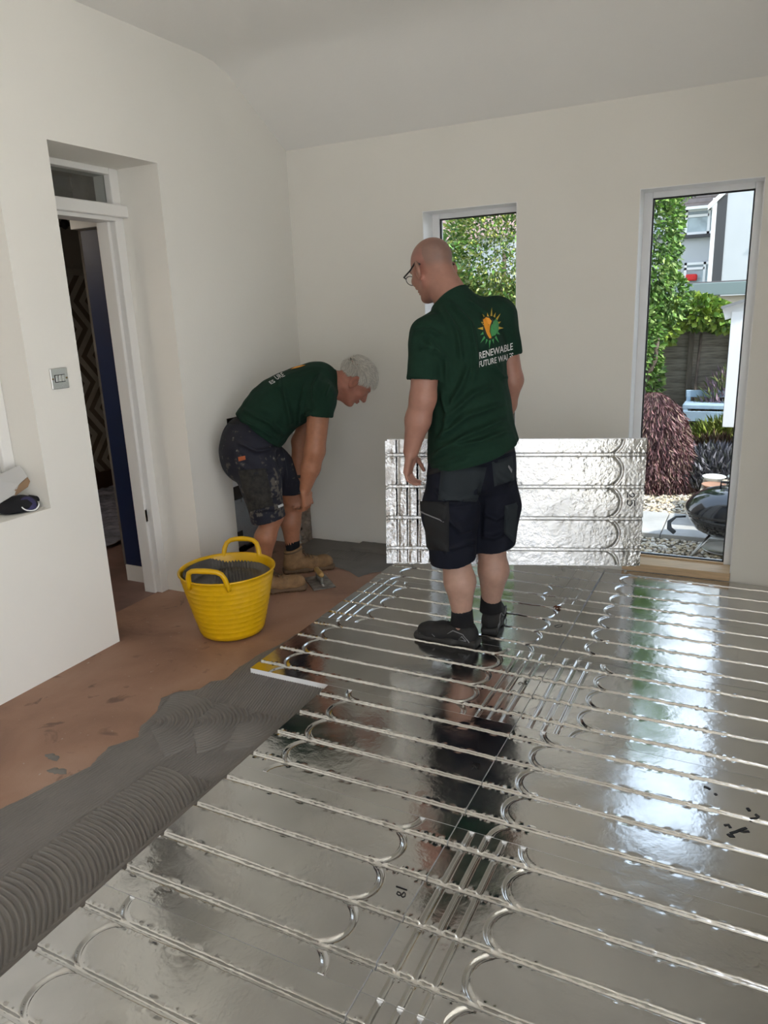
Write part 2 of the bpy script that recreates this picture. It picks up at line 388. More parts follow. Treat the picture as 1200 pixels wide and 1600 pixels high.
# alcove contents
FOILPK = foil_mat('wrapped_insulation_foil', ((22, .5), (60, .3)), .25, (.50, .55, .62))
pk = empty('insulation_pack', (-3.12, 3.75, FZ)); tag(pk, 'silver film wrapped insulation pack inside the low alcove', 'insulation pack')
MB().box(-.22, .10, -.33, .33, 0, .36).build('wrap', FOILPK, pk, False, .03)
MB().box(-.225, .105, -.06, .06, .10, .14).build('strap', BLACKP, pk)
bt = empty('white_trim_bundle', (-3.12, 3.75, FZ+.36)); tag(bt, 'bundle of white plastic trims lying on the foil pack in the alcove', 'trim bundle')
for i, (z0, z1, yo) in enumerate(((.10, .15, 0), (.165, .20, .01), (.21, .245, -.01), (.30, .33, 0))):
    MB().box(-.2, .14, -.34+yo, .34+yo, z0, z1).build('trim_length', UPVC, bt, False, .004)
MB().box(-.2, .1, -.3, .3, 0, .10).box(-.2, .06, -.3, .3, .15, .165).box(-.2, .06, -.3, .3, .2, .21).box(-.2, .06, -.3, .3, .245, .3).build('shade_gap_filler', M('dark_gap_shade', (.05, .045, .04), .8), bt)  # dark filler stands in for the shaded gaps around the trims
RUB = M('rubble_stone', (.27, .215, .17), .9, var=(18, .35), bump=((35, .6),))
gy_ = np.linspace(4.045, BY-.001, 34); gz_ = np.linspace(FZ, .47, 90); Yg, Zg = np.meshgrid(gy_, gz_, indexing='ij'); rg0 = np.random.default_rng(2)
seeds = np.stack([rg0.uniform(4.04, 4.2, 40), rg0.uniform(FZ, .47, 40)], 1); dd = np.sort(np.hypot(Yg[..., None]-seeds[:, 0], (Zg[..., None]-seeds[:, 1])*1.3), -1)
Hs = np.clip((dd[..., 1]-dd[..., 0])*1.1, 0, .022)+.003*np.sin(Yg*190)*np.sin(Zg*170)+rg0.normal(size=Yg.shape)*.0012
Hs = Hs*np.clip((.47-Zg)/.03, 0, 1)*np.clip((BY-Yg)/.05, .05, 1)+.002
Vr = np.stack([LX+Hs, Yg, Zg], -1).reshape(-1, 3); ir = np.arange(Yg.size).reshape(Yg.shape)
Qr = np.stack([ir[:-1, :-1], ir[1:, :-1], ir[1:, 1:], ir[:-1, 1:]], -1).reshape(-1, 4)
ro = link('exposed_stone', np_mesh('exposed_stone', Vr, Qr), RUB, bpy.data.objects['wall_left'])

# ================================================================ UNDERFLOOR PANELS
PL, PW, GP = 1.2, .605, .152
def groove_field(X, Y, L, N_end, T_end):
    """height of the foil: X in 0..L, Y in -PW/2..PW/2; N_end/T_end in (None,'lo','hi')"""
    yk = np.round((Y-GP/2)/GP)*GP+GP/2
    d1 = np.abs(Y-yk); z = -.011*sm((.0095-d1)/.004)
    def add(d, dep, hw):
        nonlocal z; z = np.minimum(z, -dep*sm((hw-d)/.0045))
    yc = np.round(Y/GP)*GP
    for end, ap in ((N_end, .105), (T_end, .205)):
        if not end: continue
        x = X if end == 'lo' else L-X
        xc = ap+GP/2; dd = np.abs(np.hypot(x-xc, Y-yc)-GP/2); dd = np.where(x < xc, dd, 9)
        add(dd, .0055, .0085)
    if T_end:
        x = X if T_end == 'lo' else L-X
        for xt in (.05, .10, .15): add(np.abs(x-xt), .005, .0085)
    # crumpled lips beside the long grooves
    lip = np.exp(-((d1-.012)/.006)**2)
    z = z + lip*.0011*(np.sin(X*140+yk*40+2.5*np.sin(X*21+yk*7))+np.sin(X*263+yk*90+3*np.sin(X*17))+np.sin(X*53+yk*13))/1.5
    z = z + .0005*np.sin(X*9+Y*5)*np.sin(Y*14+X*3)
    return z
def sm(t): t = np.clip(t, 0, 1); return t*t*(3-2*t)
def panel_grid(L, N_end, T_end):
    fine = []
    for end, w_ in ((N_end, .20), (T_end, .30)):
        if end == 'lo': fine.append((0, w_))
        if end == 'hi': fine.append((L-w_, L))
    xs = [0.0]
    while xs[-1] < L-1e-6:
        x = xs[-1]; st = .0035 if any(a-1e-6 <= x < b for a, b in fine) else .009
        xs.append(min(L, x+st))
    ys = [-PW/2]
    while ys[-1] < PW/2-1e-6:
        y = ys[-1]; yk = round((y-GP/2)/GP)*GP+GP/2
        ys.append(min(PW/2, y+(.002 if abs(y-yk) < .016 else .0048)))
    return np.array(xs), np.array(ys)
def foil_mesh(name, L, N_end, T_end, mat):
    xs, ys = panel_grid(L, N_end, T_end); X, Y = np.meshgrid(xs, ys, indexing='ij')
    Z = groove_field(X, Y, L, N_end, T_end)
    V = np.stack([X-L/2, Y, Z], -1).reshape(-1, 3); i = np.arange(X.size).reshape(X.shape)
    Q = np.stack([i[:-1, :-1], i[1:, :-1], i[1:, 1:], i[:-1, 1:]], -1).reshape(-1, 4)
    me = np_mesh(name, V, Q); me.materials.append(mat); return me
def core_mesh(L):
    m = MB().box(-L/2+.0005, L/2-.0005, -PW/2+.0005, PW/2-.0005, -.03, -.0135)
    # raised lands between grooves so cut edges show the real groove profile
    e = [-PW/2+.0005] + [k*GP+GP/2+s*.0105 for k in (-2, -1, 0, 1) for s in (-1, 1)] + [PW/2-.0005]
    for a, b in zip(e[::2], e[1::2]): m.box(-L/2+.0005, L/2-.0005, a, b, -.0135, -.0075)
    for x in (-L/2+.0005, L/2-.0035):
        for a, b in zip(e[::2], e[1::2]): m.box(x, x+.003, a, b, -.0075, -.0012)
    for y in (-PW/2+.0005, PW/2-.0035): m.box(-L/2+.0005, L/2-.0005, y, y+.003, -.0075, -.0012)
    me = bpy.data.meshes.new('core'); me.from_pydata(m.v, [], m.f); me.update(); me.materials.append(EPS); return me
FULL_FOIL = foil_mesh('foil', PL, 'lo', 'hi', FOIL); CUT_FOIL = foil_mesh('foil', .8, 'lo', None, FOIL)
FULL_CORE = core_mesh(PL); CUT_CORE = core_mesh(.8)
YS = [.5425+.6065*k for k in range(7)]
INKM = M('black_marker', (.012, .012, .014), .5)
def place_panel(x0, row, full, flip, label):
    L = PL if full else .8
    p = empty('insulation_panel', (x0+L/2, (YS[row]+YS[row+1])/2, 0), math.pi if flip else 0)
    p.parent = fl; p['label'] = label
    link('core', FULL_CORE if full else CUT_CORE, None, p); link('foil', FULL_FOIL if full else CUT_FOIL, None, p)
    return p
PAN = {}
PAN['0L'] = place_panel(-1.5, 0, False, False, 'foil floor panel at the bottom left corner of the photo, nearest the camera')
PAN['1L'] = place_panel(-1.5, 1, False, True, 'foil floor panel marked 18 in black pen, beside the combed adhesive')
PAN['2L'] = place_panel(-1.5, 2, False, False, 'foil floor panel marked 17, just below the exposed white panel edge')
PAN['3L'] = place_panel(-1.9, 3, True, False, 'foil floor panel marked 16 with exposed white edge, in front of the standing man')
PAN['4L'] = place_panel(-1.903, 4, True, True, 'foil floor panel under the shoes of the standing man')
PAN['5L'] = place_panel(-1.906, 5, True, False, 'foil floor panel along the back wall beneath the carried panel')
PAN['0R'] = place_panel(-.6965, 0, True, True, 'foil floor panel at the bottom right of the photo, nearest the camera')
PAN['1R'] = place_panel(-.6965, 1, True, True, 'foil floor panel just right of the panel marked 18')
PAN['2R'] = place_panel(-.6965, 2, True, False, 'foil floor panel with black scuff marks, right of the panel marked 17')
PAN['3R'] = place_panel(-.6965, 3, True, True, 'foil floor panel with three cross grooves, right of the panel marked 16')
PAN['4R'] = place_panel(-.6965, 4, True, False, 'foil floor panel right of the standing man, second from the tall window')
PAN['5R'] = place_panel(-.6965, 5, True, False, 'foil floor panel directly in front of the tall window sill')

def ink(parent, strokes, w_=.0035, plane=None, name='pen_mark'):
    """hand-written marks: flat ribbons lying on the panel"""
    mbk = MB()
    for st in strokes:
        if plane is None: P = [onz(x, y, .0012) for x, y in st]; nn = np.array([0, 0, 1.])
        else: P = [onpl(x, y, *plane) for x, y in st]; nn = nrm(plane[1])
        V = []; F = []
        for i, p in enumerate(P):
            t = nrm(P[min(i+1, len(P)-1)]-P[max(i-1, 0)]); s_ = np.cross(nn, t)*w_/2
            V += [p+s_, p-s_]
        F = [(2*i, 2*i+1, 2*i+3, 2*i+2) for i in range(len(P)-1)]
        mbk.add(V, F)
    bpy.context.view_layer.update()
    inv = np.array(parent.matrix_world.inverted())
    mbk.v = [tuple((inv@np.array([*v, 1]))[:3]) for v in mbk.v]
    return mbk.build(name, INKM, parent)
def px(crop, pts):
    x0, y0, s = crop; return [(x0+a/s, y0+b/s) for a, b in pts]
c7 = (400, 1200, 3); c2 = (640, 1020, 5.4545); c4 = (780, 980, 5.4545)
ink(PAN['1L'], [px(c7, [(656, 553), (709, 571)]), px(c7, [(676, 583), (664, 578), (660, 588), (670, 596), (682, 592), (694, 580), (700, 588), (698, 600), (688, 604), (680, 596), (676, 583)])])
ink(PAN['2L'], [px(c2, [(540, 934), (600, 944)]), px(c2, [(528, 960), (552, 964), (566, 985), (584, 990), (578, 968)]), px(c2, [(530, 990), (556, 966)])])
ink(PAN['3L'], [px(c2, [(950, 262), (930, 270), (926, 258), (945, 248), (960, 254), (962, 264), (1000, 272), (985, 240)]), px(c2, [(975, 238), (1025, 246)])])
ink(PAN['4L'], [px((780, 870, 2.857), [(245, 308), (262, 303), (282, 300), (278, 310), (258, 315), (246, 309)])])
SM = [[(1015, 640), (1040, 660)], [(1050, 665), (1080, 680), (1075, 690)]]
c6 = (1000, 1180, 6)
ink(PAN['2R'], [px(c6, [(820, 735), (850, 760), (880, 765), (850, 735)]), px(c6, [(845, 730), (900, 715), (960, 690), (1000, 680)]), px(c6, [(930, 705), (970, 715), (1025, 712)]),
                px(c6, [(790, 655), (830, 650), (850, 680)]), px(c6, [(1005, 490), (1030, 520)]), px(c6, [(1030, 595), (1090, 590), (1110, 570), (1080, 550)]), px(c6, [(600, 290), (640, 305), (660, 318)]), px(c6, [(700, 355), (720, 372)])], .009, name='scuff_mark')
# ---- leaf litter
lfv = [onz(870, 950, .002)+np.array(q) for q in ((-.022, 0, 0), (-.008, .006, .012), (.004, .022, .004), (.008, .006, .014), (.026, .004, .003), (.01, -.008, .012), (.0, -.024, .002), (-.007, -.007, .013), (0, 0, .004))]
tag(mesh_obj('dry_leaf', lfv, [(8, 0, 1), (8, 1, 2), (8, 2, 3), (8, 3, 4), (8, 4, 5), (8, 5, 6), (8, 6, 7), (8, 7, 0)], M('dry_leaf', (.16, .05, .02), .8, var=(60, .4))), 'small crumpled brown leaf lying on the foil beyond the standing man', 'leaf')

# ================================================================ ADHESIVE (combed)
ADH = M('grey_adhesive', (.165, .15, .135), .55, var=(6, .12), bump=((300, .15),))
def inpoly(X, Y, poly):
    r = np.zeros(X.shape, bool); n = len(poly)
    for i in range(n):
        (x0, y0), (x1, y1) = poly[i], poly[i-1]
        if y0 == y1: continue
        c = ((y0 > Y) != (y1 > Y)) & (X < (x1-x0)*(Y-y0)/(y1-y0)+x0); r ^= c
    return r
def polydist(X, Y, P):
    d = np.full(X.shape, 9.0)
    for (x0, y0), (x1, y1) in zip(P[:-1], P[1:]):
        dx, dy = x1-x0, y1-y0; t = np.clip(((X-x0)*dx+(Y-y0)*dy)/(dx*dx+dy*dy), 0, 1)
        d = np.minimum(d, np.hypot(X-x0-t*dx, Y-y0-t*dy))
    return d
def vnoise(X, Y, k, seed):
    r = np.random.default_rng(seed); z = np.zeros_like(X)
    for _ in range(7):
        a = r.uniform(0, 6.28); f = k*r.uniform(.6, 1.6); z += np.sin((X*math.cos(a)+Y*math.sin(a))*f+r.uniform(0, 6.28))
    return z/7
left = [(-2.36, .45), (-2.24, .8), (-2.16, 1.1), (-2.109, 1.276), (-2.079, 1.387), (-2.046, 1.478), (-2.022, 1.57), (-2.052, 1.688), (-1.998, 1.78), (-2.042, 1.834), (-2.064, 1.953), (-2.126, 2.038), (-2.1, 2.107), (-2.023, 2.168), (-2.021, 2.242), (-1.975, 2.279), (-1.989, 2.403), (-1.984, 2.544), (-1.945, 2.70), (-1.925, 2.95)]
poly = left + [(-1.88, 2.95), (-1.88, 2.39), (-1.46, 2.39), (-1.46, .45)]
h_ = .0024; xs = np.arange(-2.38, -1.455, h_); ys = np.arange(.55, 2.96, h_); X, Y = np.meshgrid(xs, ys, indexing='ij')
Xw = X + .006*vnoise(X, Y, 40, 1) + .003*vnoise(X, Y, 130, 9); Yw = Y + .006*vnoise(X, Y, 40, 2)
ins = inpoly(Xw, Yw, poly); edge = polydist(Xw, Yw, left)
SP = .0125
def ridge(ph, sp=None): return (.5+.5*np.cos(2*np.pi*ph/(sp or SP)))**.8
ph1 = X - .10*Y + .004*vnoise(X, Y, 9, 3)                                     # long strokes along the row
H = ridge(ph1)*.0042
wob = .012*vnoise(X, Y, 5, 5)
def stroke(mask, ph, amp=.0058, sp=None):
    global H
    H = np.where(mask, ridge(ph, sp)*amp, H)
# swept band beside the near panels: short cross strokes bowing towards the camera
bl = -1.80 + .02*np.sin(Y*3) - .08*(1.2-Y); u = np.clip((X-bl)/(.27), 0, 1)
stroke((X > bl) & (X < -1.545+wob) & (Y < 1.66) & (Y > .5), Y + .13*u**2.2 - .03*u + .01*np.sin(Y*9), .0085, .0175)
stroke((X > bl-.012) & (X < bl), Y*0+SP*.25, .001)
# fans at the top of the strokes
for cx, cy, r0, r1, a0, a1 in ((-2.02, 1.86, .03, .26, -.6, 1.9), (-1.86, 1.93, .02, .22, -.8, 1.6), (-1.70, 2.02, .02, .20, -1.2, 1.3)):
    rr_ = np.hypot(X-cx, Y-cy); aa = np.arctan2(Y-cy, X-cx)
    stroke((rr_ > r0) & (rr_ < r1) & (aa > a0) & (aa < a1), rr_, .0075, .016)
stroke((Y > 2.10+wob) & (X > -2.0) , X+.25*Y, .0045)
H = H*np.clip(edge/.03, 0.05, 1) + .0035*np.clip(edge/.012, .2, 1) + .0012*vnoise(X, Y, 25, 8)
i = np.arange(X.size).reshape(X.shape); cell = ins[:-1, :-1] & ins[1:, :-1] & ins[1:, 1:] & ins[:-1, 1:]
Q = np.stack([i[:-1, :-1], i[1:, :-1], i[1:, 1:], i[:-1, 1:]], -1)[cell]
used = np.unique(Q); rm = np.full(X.size, -1); rm[used] = np.arange(len(used))
V = np.stack([X, Y, FZ+.0005+np.maximum(H, .0006)], -1).reshape(-1, 3)[used]
ad = link('tile_adhesive', np_mesh('tile_adhesive', V, rm[Q]), ADH); tag(ad, 'combed grey tile adhesive spread on the screed beside the near panels', 'adhesive', kind='stuff')
# patch by the back wall
pl2 = [(-2.70, 4.195), (-2.70, 3.93), (-2.62, 3.896), (-2.462, 3.842), (-2.338, 3.755), (-2.25, 3.723), (-2.135, 3.679), (-2.026, 3.601), (-1.99, 3.70), (-1.93, 3.75), (-1.93, 4.195)]
h2 = .004; xs = np.arange(-2.71, -1.92, h2); ys = np.arange(3.58, 4.198, h2); X, Y = np.meshgrid(xs, ys, indexing='ij')
Xw = X+.008*vnoise(X, Y, 35, 11); Yw = Y+.008*vnoise(X, Y, 35, 12); ins = inpoly(Xw, Yw, pl2); edge = polydist(Xw, Yw, pl2[1:10])
H = np.where((Y > 3.86) & (Y < 4.02) & (X > -2.45) & (X < -2.16), (.5+.5*np.cos(2*np.pi*X/.02))*.006, .0025*(.5+.5*vnoise(X, Y, 30, 14)))
step = sm((Y-4.03+.12*(X+2.2)*0)/.012)*sm((X+2.33)/.02)*.018
H = H*np.clip(edge/.03, .1, 1)+.002+step
i = np.arange(X.size).reshape(X.shape); cell = ins[:-1, :-1] & ins[1:, :-1] & ins[1:, 1:] & ins[:-1, 1:]
Q = np.stack([i[:-1, :-1], i[1:, :-1], i[1:, 1:], i[:-1, 1:]], -1)[cell]; used = np.unique(Q); rm = np.full(X.size, -1); rm[used] = np.arange(len(used))
V = np.stack([X, Y, FZ+.0005+H], -1).reshape(-1, 3)[used]
a2 = link('tile_adhesive', np_mesh('tile_adhesive', V, rm[Q]), ADH); tag(a2, 'dark wet adhesive patch spread along the foot of the back wall', 'adhesive', kind='stuff')
def blob(c, r, seed, label):
    rg = np.random.default_rng(seed); V = [(c[0], c[1], FZ+.006)]; n = 14
    for ring, (k, z) in enumerate(((.6, .0045), (1, .0006))):
        for j in range(n):
            a = 2*math.pi*j/n; q = r*k*(1+.35*math.sin(2*a+seed)+.2*math.sin(5*a+seed*2)); V.append((c[0]+q*math.cos(a)*1.4, c[1]+q*math.sin(a), FZ+z))
    F = [(0, 1+j, 1+(j+1) % n) for j in range(n)]+[(1+j, 1+n+j, 1+n+(j+1) % n, 1+(j+1) % n) for j in range(n)]
    tag(mesh_obj('adhesive_splat', V, F, ADH, None, True), label, 'adhesive')
blob(onz(90, 1205, FZ), .022, 1, 'nearer of two grey adhesive splats on the red screed')
blob(onz(82, 1183, FZ), .020, 2, 'farther of two grey adhesive splats on the red screed')

# ================================================================ LIGHT SWITCH, NICHE ITEMS
s = empty('light_switch', (LX, 2.275, 1.268)); tag(s, 'polished chrome three gang light switch on the white wall', 'light switch')
MB().box(0, .008, -.045, .045, -.045, .045).build('plate', CHROME, s, False, .003)
for k in (-1, 0, 1): MB().box(.008, .0125, k*.0165-.0072, k*.0165+.0072, -.014, .014).build('rocker', CHROME, s, False, .0015)
MB().box(.0078, .0086, -.027, .027, -.0165, .0165).build('rocker_surround', BLACKP, s)
for k in (-1, 1): MB().lathe([(.0042, 0), (.0042, .0015), (0, .002)], 12, (.008, k*.036, 0), np.array([[0, 0, 1], [0, 1, 0], [-1, 0, 0.]])).build('screw', BRASS, s, True)
CARD = M('white_card', (.55, .54, .52), .7); KRAFT = M('torn_brown_card', (.30, .19, .11), .9)
cb = empty('torn_cardboard', (-2.80, 2.06, .78)); tag(cb, 'torn white cardboard flap leaning in the wall niche', 'cardboard')
def niche(x, y, X): return onax(x, y, 0, X)
sh = [niche(-20, 750, -2.80), niche(30, 727, -2.84), niche(36, 733, -2.83), niche(43, 745, -2.81), niche(30, 756, -2.79), niche(23, 772, -2.78), niche(0, 786, -2.765), niche(-20, 792, -2.76)]
part(MB().prism(sh, (-.004, .002, -.003)), 'white_face', CARD, cb)
sh2 = [niche(43, 745, -2.811), niche(47, 752, -2.809), niche(44, 760, -2.795), niche(24, 774, -2.782), niche(23, 766, -2.782), niche(31, 756, -2.791)]
part(MB().prism(sh2, (-.004, .002, -.003)), 'torn_edge', KRAFT, cb)
# invented pendant out of view, added to brighten the hall
hp = empty('added_hall_lamp', (-4.6, 2.1, 2.6)); tag(hp, 'unseen pendant added to brighten the hall', 'lamp')
MB().tube([(0, 0, 0), (0, 0, -.3)], .004, 6).build('cord', UPVC, hp, True)
MB().lathe([(.05, -.30), (.12, -.42), (.125, -.44), (.115, -.44), (.045, -.305)], 24).build('shade', UPVC, hp, True)
ld = bpy.data.lights.new('added_hall_bulb', 'POINT'); ld.energy = 8; ld.color = (1, .86, .68); ld.shadow_soft_size = .04
lo = bpy.data.objects.new('bulb', ld); COL.objects.link(lo); lo.parent = hp; lo.location = (0, 0, -.42)
# black cap with purple lining
cpv = onz(28, 790, .745); ca = empty('cap', (cpv[0], cpv[1], .722)); tag(ca, 'black cap with purple lining and white trim on the niche ledge', 'cap')
CLOTHB = M('black_cloth', (.006, .006, .008), .9, bump=(300, .2)); PURP = M('purple_lining', (.05, .045, .13), .8)
Rc = np.array([[1, 0, 0], [0, 1.25, 0], [0, 0, 1]])
MB().lathe([(.062, .004), (.07, .012), (.066, .032), (.05, .052), (.03, .062), (0, .066)], 24, (0, 0, 0), Rc).build('crown', CLOTHB, ca, True)
Rl = frame_from(x=(.1, 1, 0), z=(.9, -.05, .55))
MB().lathe([(.0, .0), (.03, .001), (.036, .004), (.034, .008), (0, .009)], 20, (.052, .01, .03), Rl).build('lining', PURP, ca, True)
MB().tube([np.array([.058, .012, .03]) + Rl@np.array([.04*math.cos(a), .032*math.sin(a), .006]) for a in np.linspace(math.pi*1.05, math.pi*1.95, 12)], .003, 6).build('white_trim', UPVC, ca, True)
MB().tube([(.01, .05, .05), (.03, .085, .035), (.045, .105, .012)], [.010, .011, .009], 8).build('strap', CLOTHB, ca, True)

# ================================================================ YELLOW TUB
YEL = M('yellow_tub_plastic', (.70, .40, .002), .32, var=(9, .06), bump=((14, .03),), spec=.5)
BK = np.array([-2.268, 2.715, FZ])
tub = empty('builders_tub', BK); tag(tub, 'yellow flexible builders tub smeared with adhesive on the red screed', 'bucket')
TH, RB, RT = .332, .155, .232
N = 72
pr = [(0, .004), (RB-.02, .002), (RB, .012)]
for k in range(1, 13):
    t = k/12; r = RB+(RT-RB)*t**.9; z = .012+(TH-.012)*t
    pr += [(r-.001, z-.010), (r+.0006, z-.004), (r, z)] if k < 12 else [(r, z-.006), (r+.005, z-.003), (r+.006, z+.002), (r+.002, z+.006), (r-.004, z+.003)]
prin = [(RB+(RT-RB)*t**.9-.006, .012+(TH-.012)*t) for t in np.linspace(.97, .05, 10)] + [(0, .014)]
MB().lathe(pr+prin, N).build('body', YEL, tub, True)
def handle(ang):
    c, s_ = math.cos(ang), math.sin(ang); P = []; W = []
    er = np.array([c, s_, 0]); et = np.array([-s_, c, 0])
    def pt(u, zz): # u along the rim (m), follow the rim circle
        a = ang+u/RT; return np.array([math.cos(a), math.sin(a), 0])*(RT+.004+max(0, zz-TH)*.18)+np.array([0, 0, zz])
    path = [(-.105, TH-.035), (-.098, TH-.005), (-.09, TH+.03), (-.078, TH+.055), (-.058, TH+.068), (-.03, TH+.073), (0, TH+.074), (.03, TH+.073), (.058, TH+.068), (.078, TH+.055), (.09, TH+.03), (.098, TH-.005), (.105, TH-.035)]
    m = MB(); P = [pt(*q) for q in path]; m.tube(P, [.010, .013, .0125, .012, .012, .013, .014, .013, .012, .012, .0125, .013, .010], 10)
    h = m.build('handle', YEL, tub, True)
    return h
cam_ang = math.atan2(-BK[1], -BK[0])
HA = math.atan2(*( (onz(322, 915, .3)-BK)[[1, 0]] ))
handle(HA); handle(HA+math.pi*1.02)
# mortar inside: its own thing
n = 90; g = np.linspace(-1, 1, n); X, Y = np.meshgrid(g, g, indexing='ij'); r = np.sqrt(X**2+Y**2)
# map the square grid to a disc
dx = X*np.sqrt(1-Y**2/2); dy = Y*np.sqrt(1-X**2/2); rr_ = np.hypot(dx, dy); RI = .212
px_, py_ = dx*RI, dy*RI
view = nrm(-BK[:2]); side = np.array([-view[1], view[0]])       # side: to the photo's right of the tub is -side? (tested below)
us = px_*side[0]+py_*side[1]; uv = px_*view[0]+py_*view[1]
Z = .262 + .045*np.exp(-((us-.03)**2+(uv+.03)**2)/.012) + .006*np.cos(us*2*np.pi/.016)*np.exp(-((us-.03)/.1)**4) + .004*vnoise(px_, py_, 60, 21)
climb = np.clip((rr_-.86)/.14, 0, 1); Z = Z + climb*(.03+.045*np.clip(-us/.1, 0, 1))
rad = 1+climb*.07*0
V = np.stack([px_*rad, py_*rad, np.minimum(Z, TH-.004)], -1).reshape(-1, 3); i = np.arange(n*n).reshape(n, n)
Q = np.stack([i[:-1, :-1], i[1:, :-1], i[1:, 1:], i[:-1, 1:]], -1).reshape(-1, 4)
mo = link('mortar', np_mesh('mortar', V, Q), M('wet_mortar', (.075, .069, .062), .4, bump=((90, .2),))); mo.location = BK; tag(mo, 'dark grey mixed adhesive heaped inside the yellow tub', 'adhesive', kind='stuff')

# ================================================================ NOTCHED TROWEL
ta, tb_, tc_, td = (onz(476, 905, FZ+.006), onz(492, 925, FZ+.006), onz(526, 917, FZ+.006), onz(505, 893, FZ+.006))
ctr = (ta+tb_+tc_+td)/4; ex = nrm((tb_-ta)+(tc_-td)); ang = math.atan2(ex[1], ex[0])
tr = empty('notched_trowel', (ctr[0], ctr[1], FZ), ang); tag(tr, 'steel notched trowel with wooden grip lying on the red screed', 'trowel')
STEEL = M('dirty_steel', (.30, .29, .27), .45, .8, var=(25, .5)); GRIP = M('worn_wood_grip', (.42, .26, .09), .5, var=(20, .25), stretch=(1, 8, 8))
m = MB().box(-.115, .115, -.065, .065, .004, .0065)
m.build('blade', STEEL, tr)
m = MB()
for k in range(14): x = -.11+k*.0165; m.box(x, x+.008, -.0655, -.063, .0005, .0065)
m.build('teeth', STEEL, tr)
m = MB().box(-.085, .085, -.006, .006, .0065, .013); m.tube([(-.06, 0, .012), (-.062, 0, .035), (-.05, 0, .058)], .007, 8).tube([(.05, 0, .012), (.052, 0, .035), (.045, 0, .058)], .007, 8)
m.build('shank', STEEL, tr, True)
MB().lathe([(0, -.066), (.013, -.064), (.017, -.05), (.0155, -.02), (.018, .015), (.0165, .045), (.013, .062), (0, .066)], 14, (-.002, 0, .068), np.array([[0, 0, 1], [0, 1, 0], [-1, 0, 0.]])).build('grip', GRIP, tr, True)
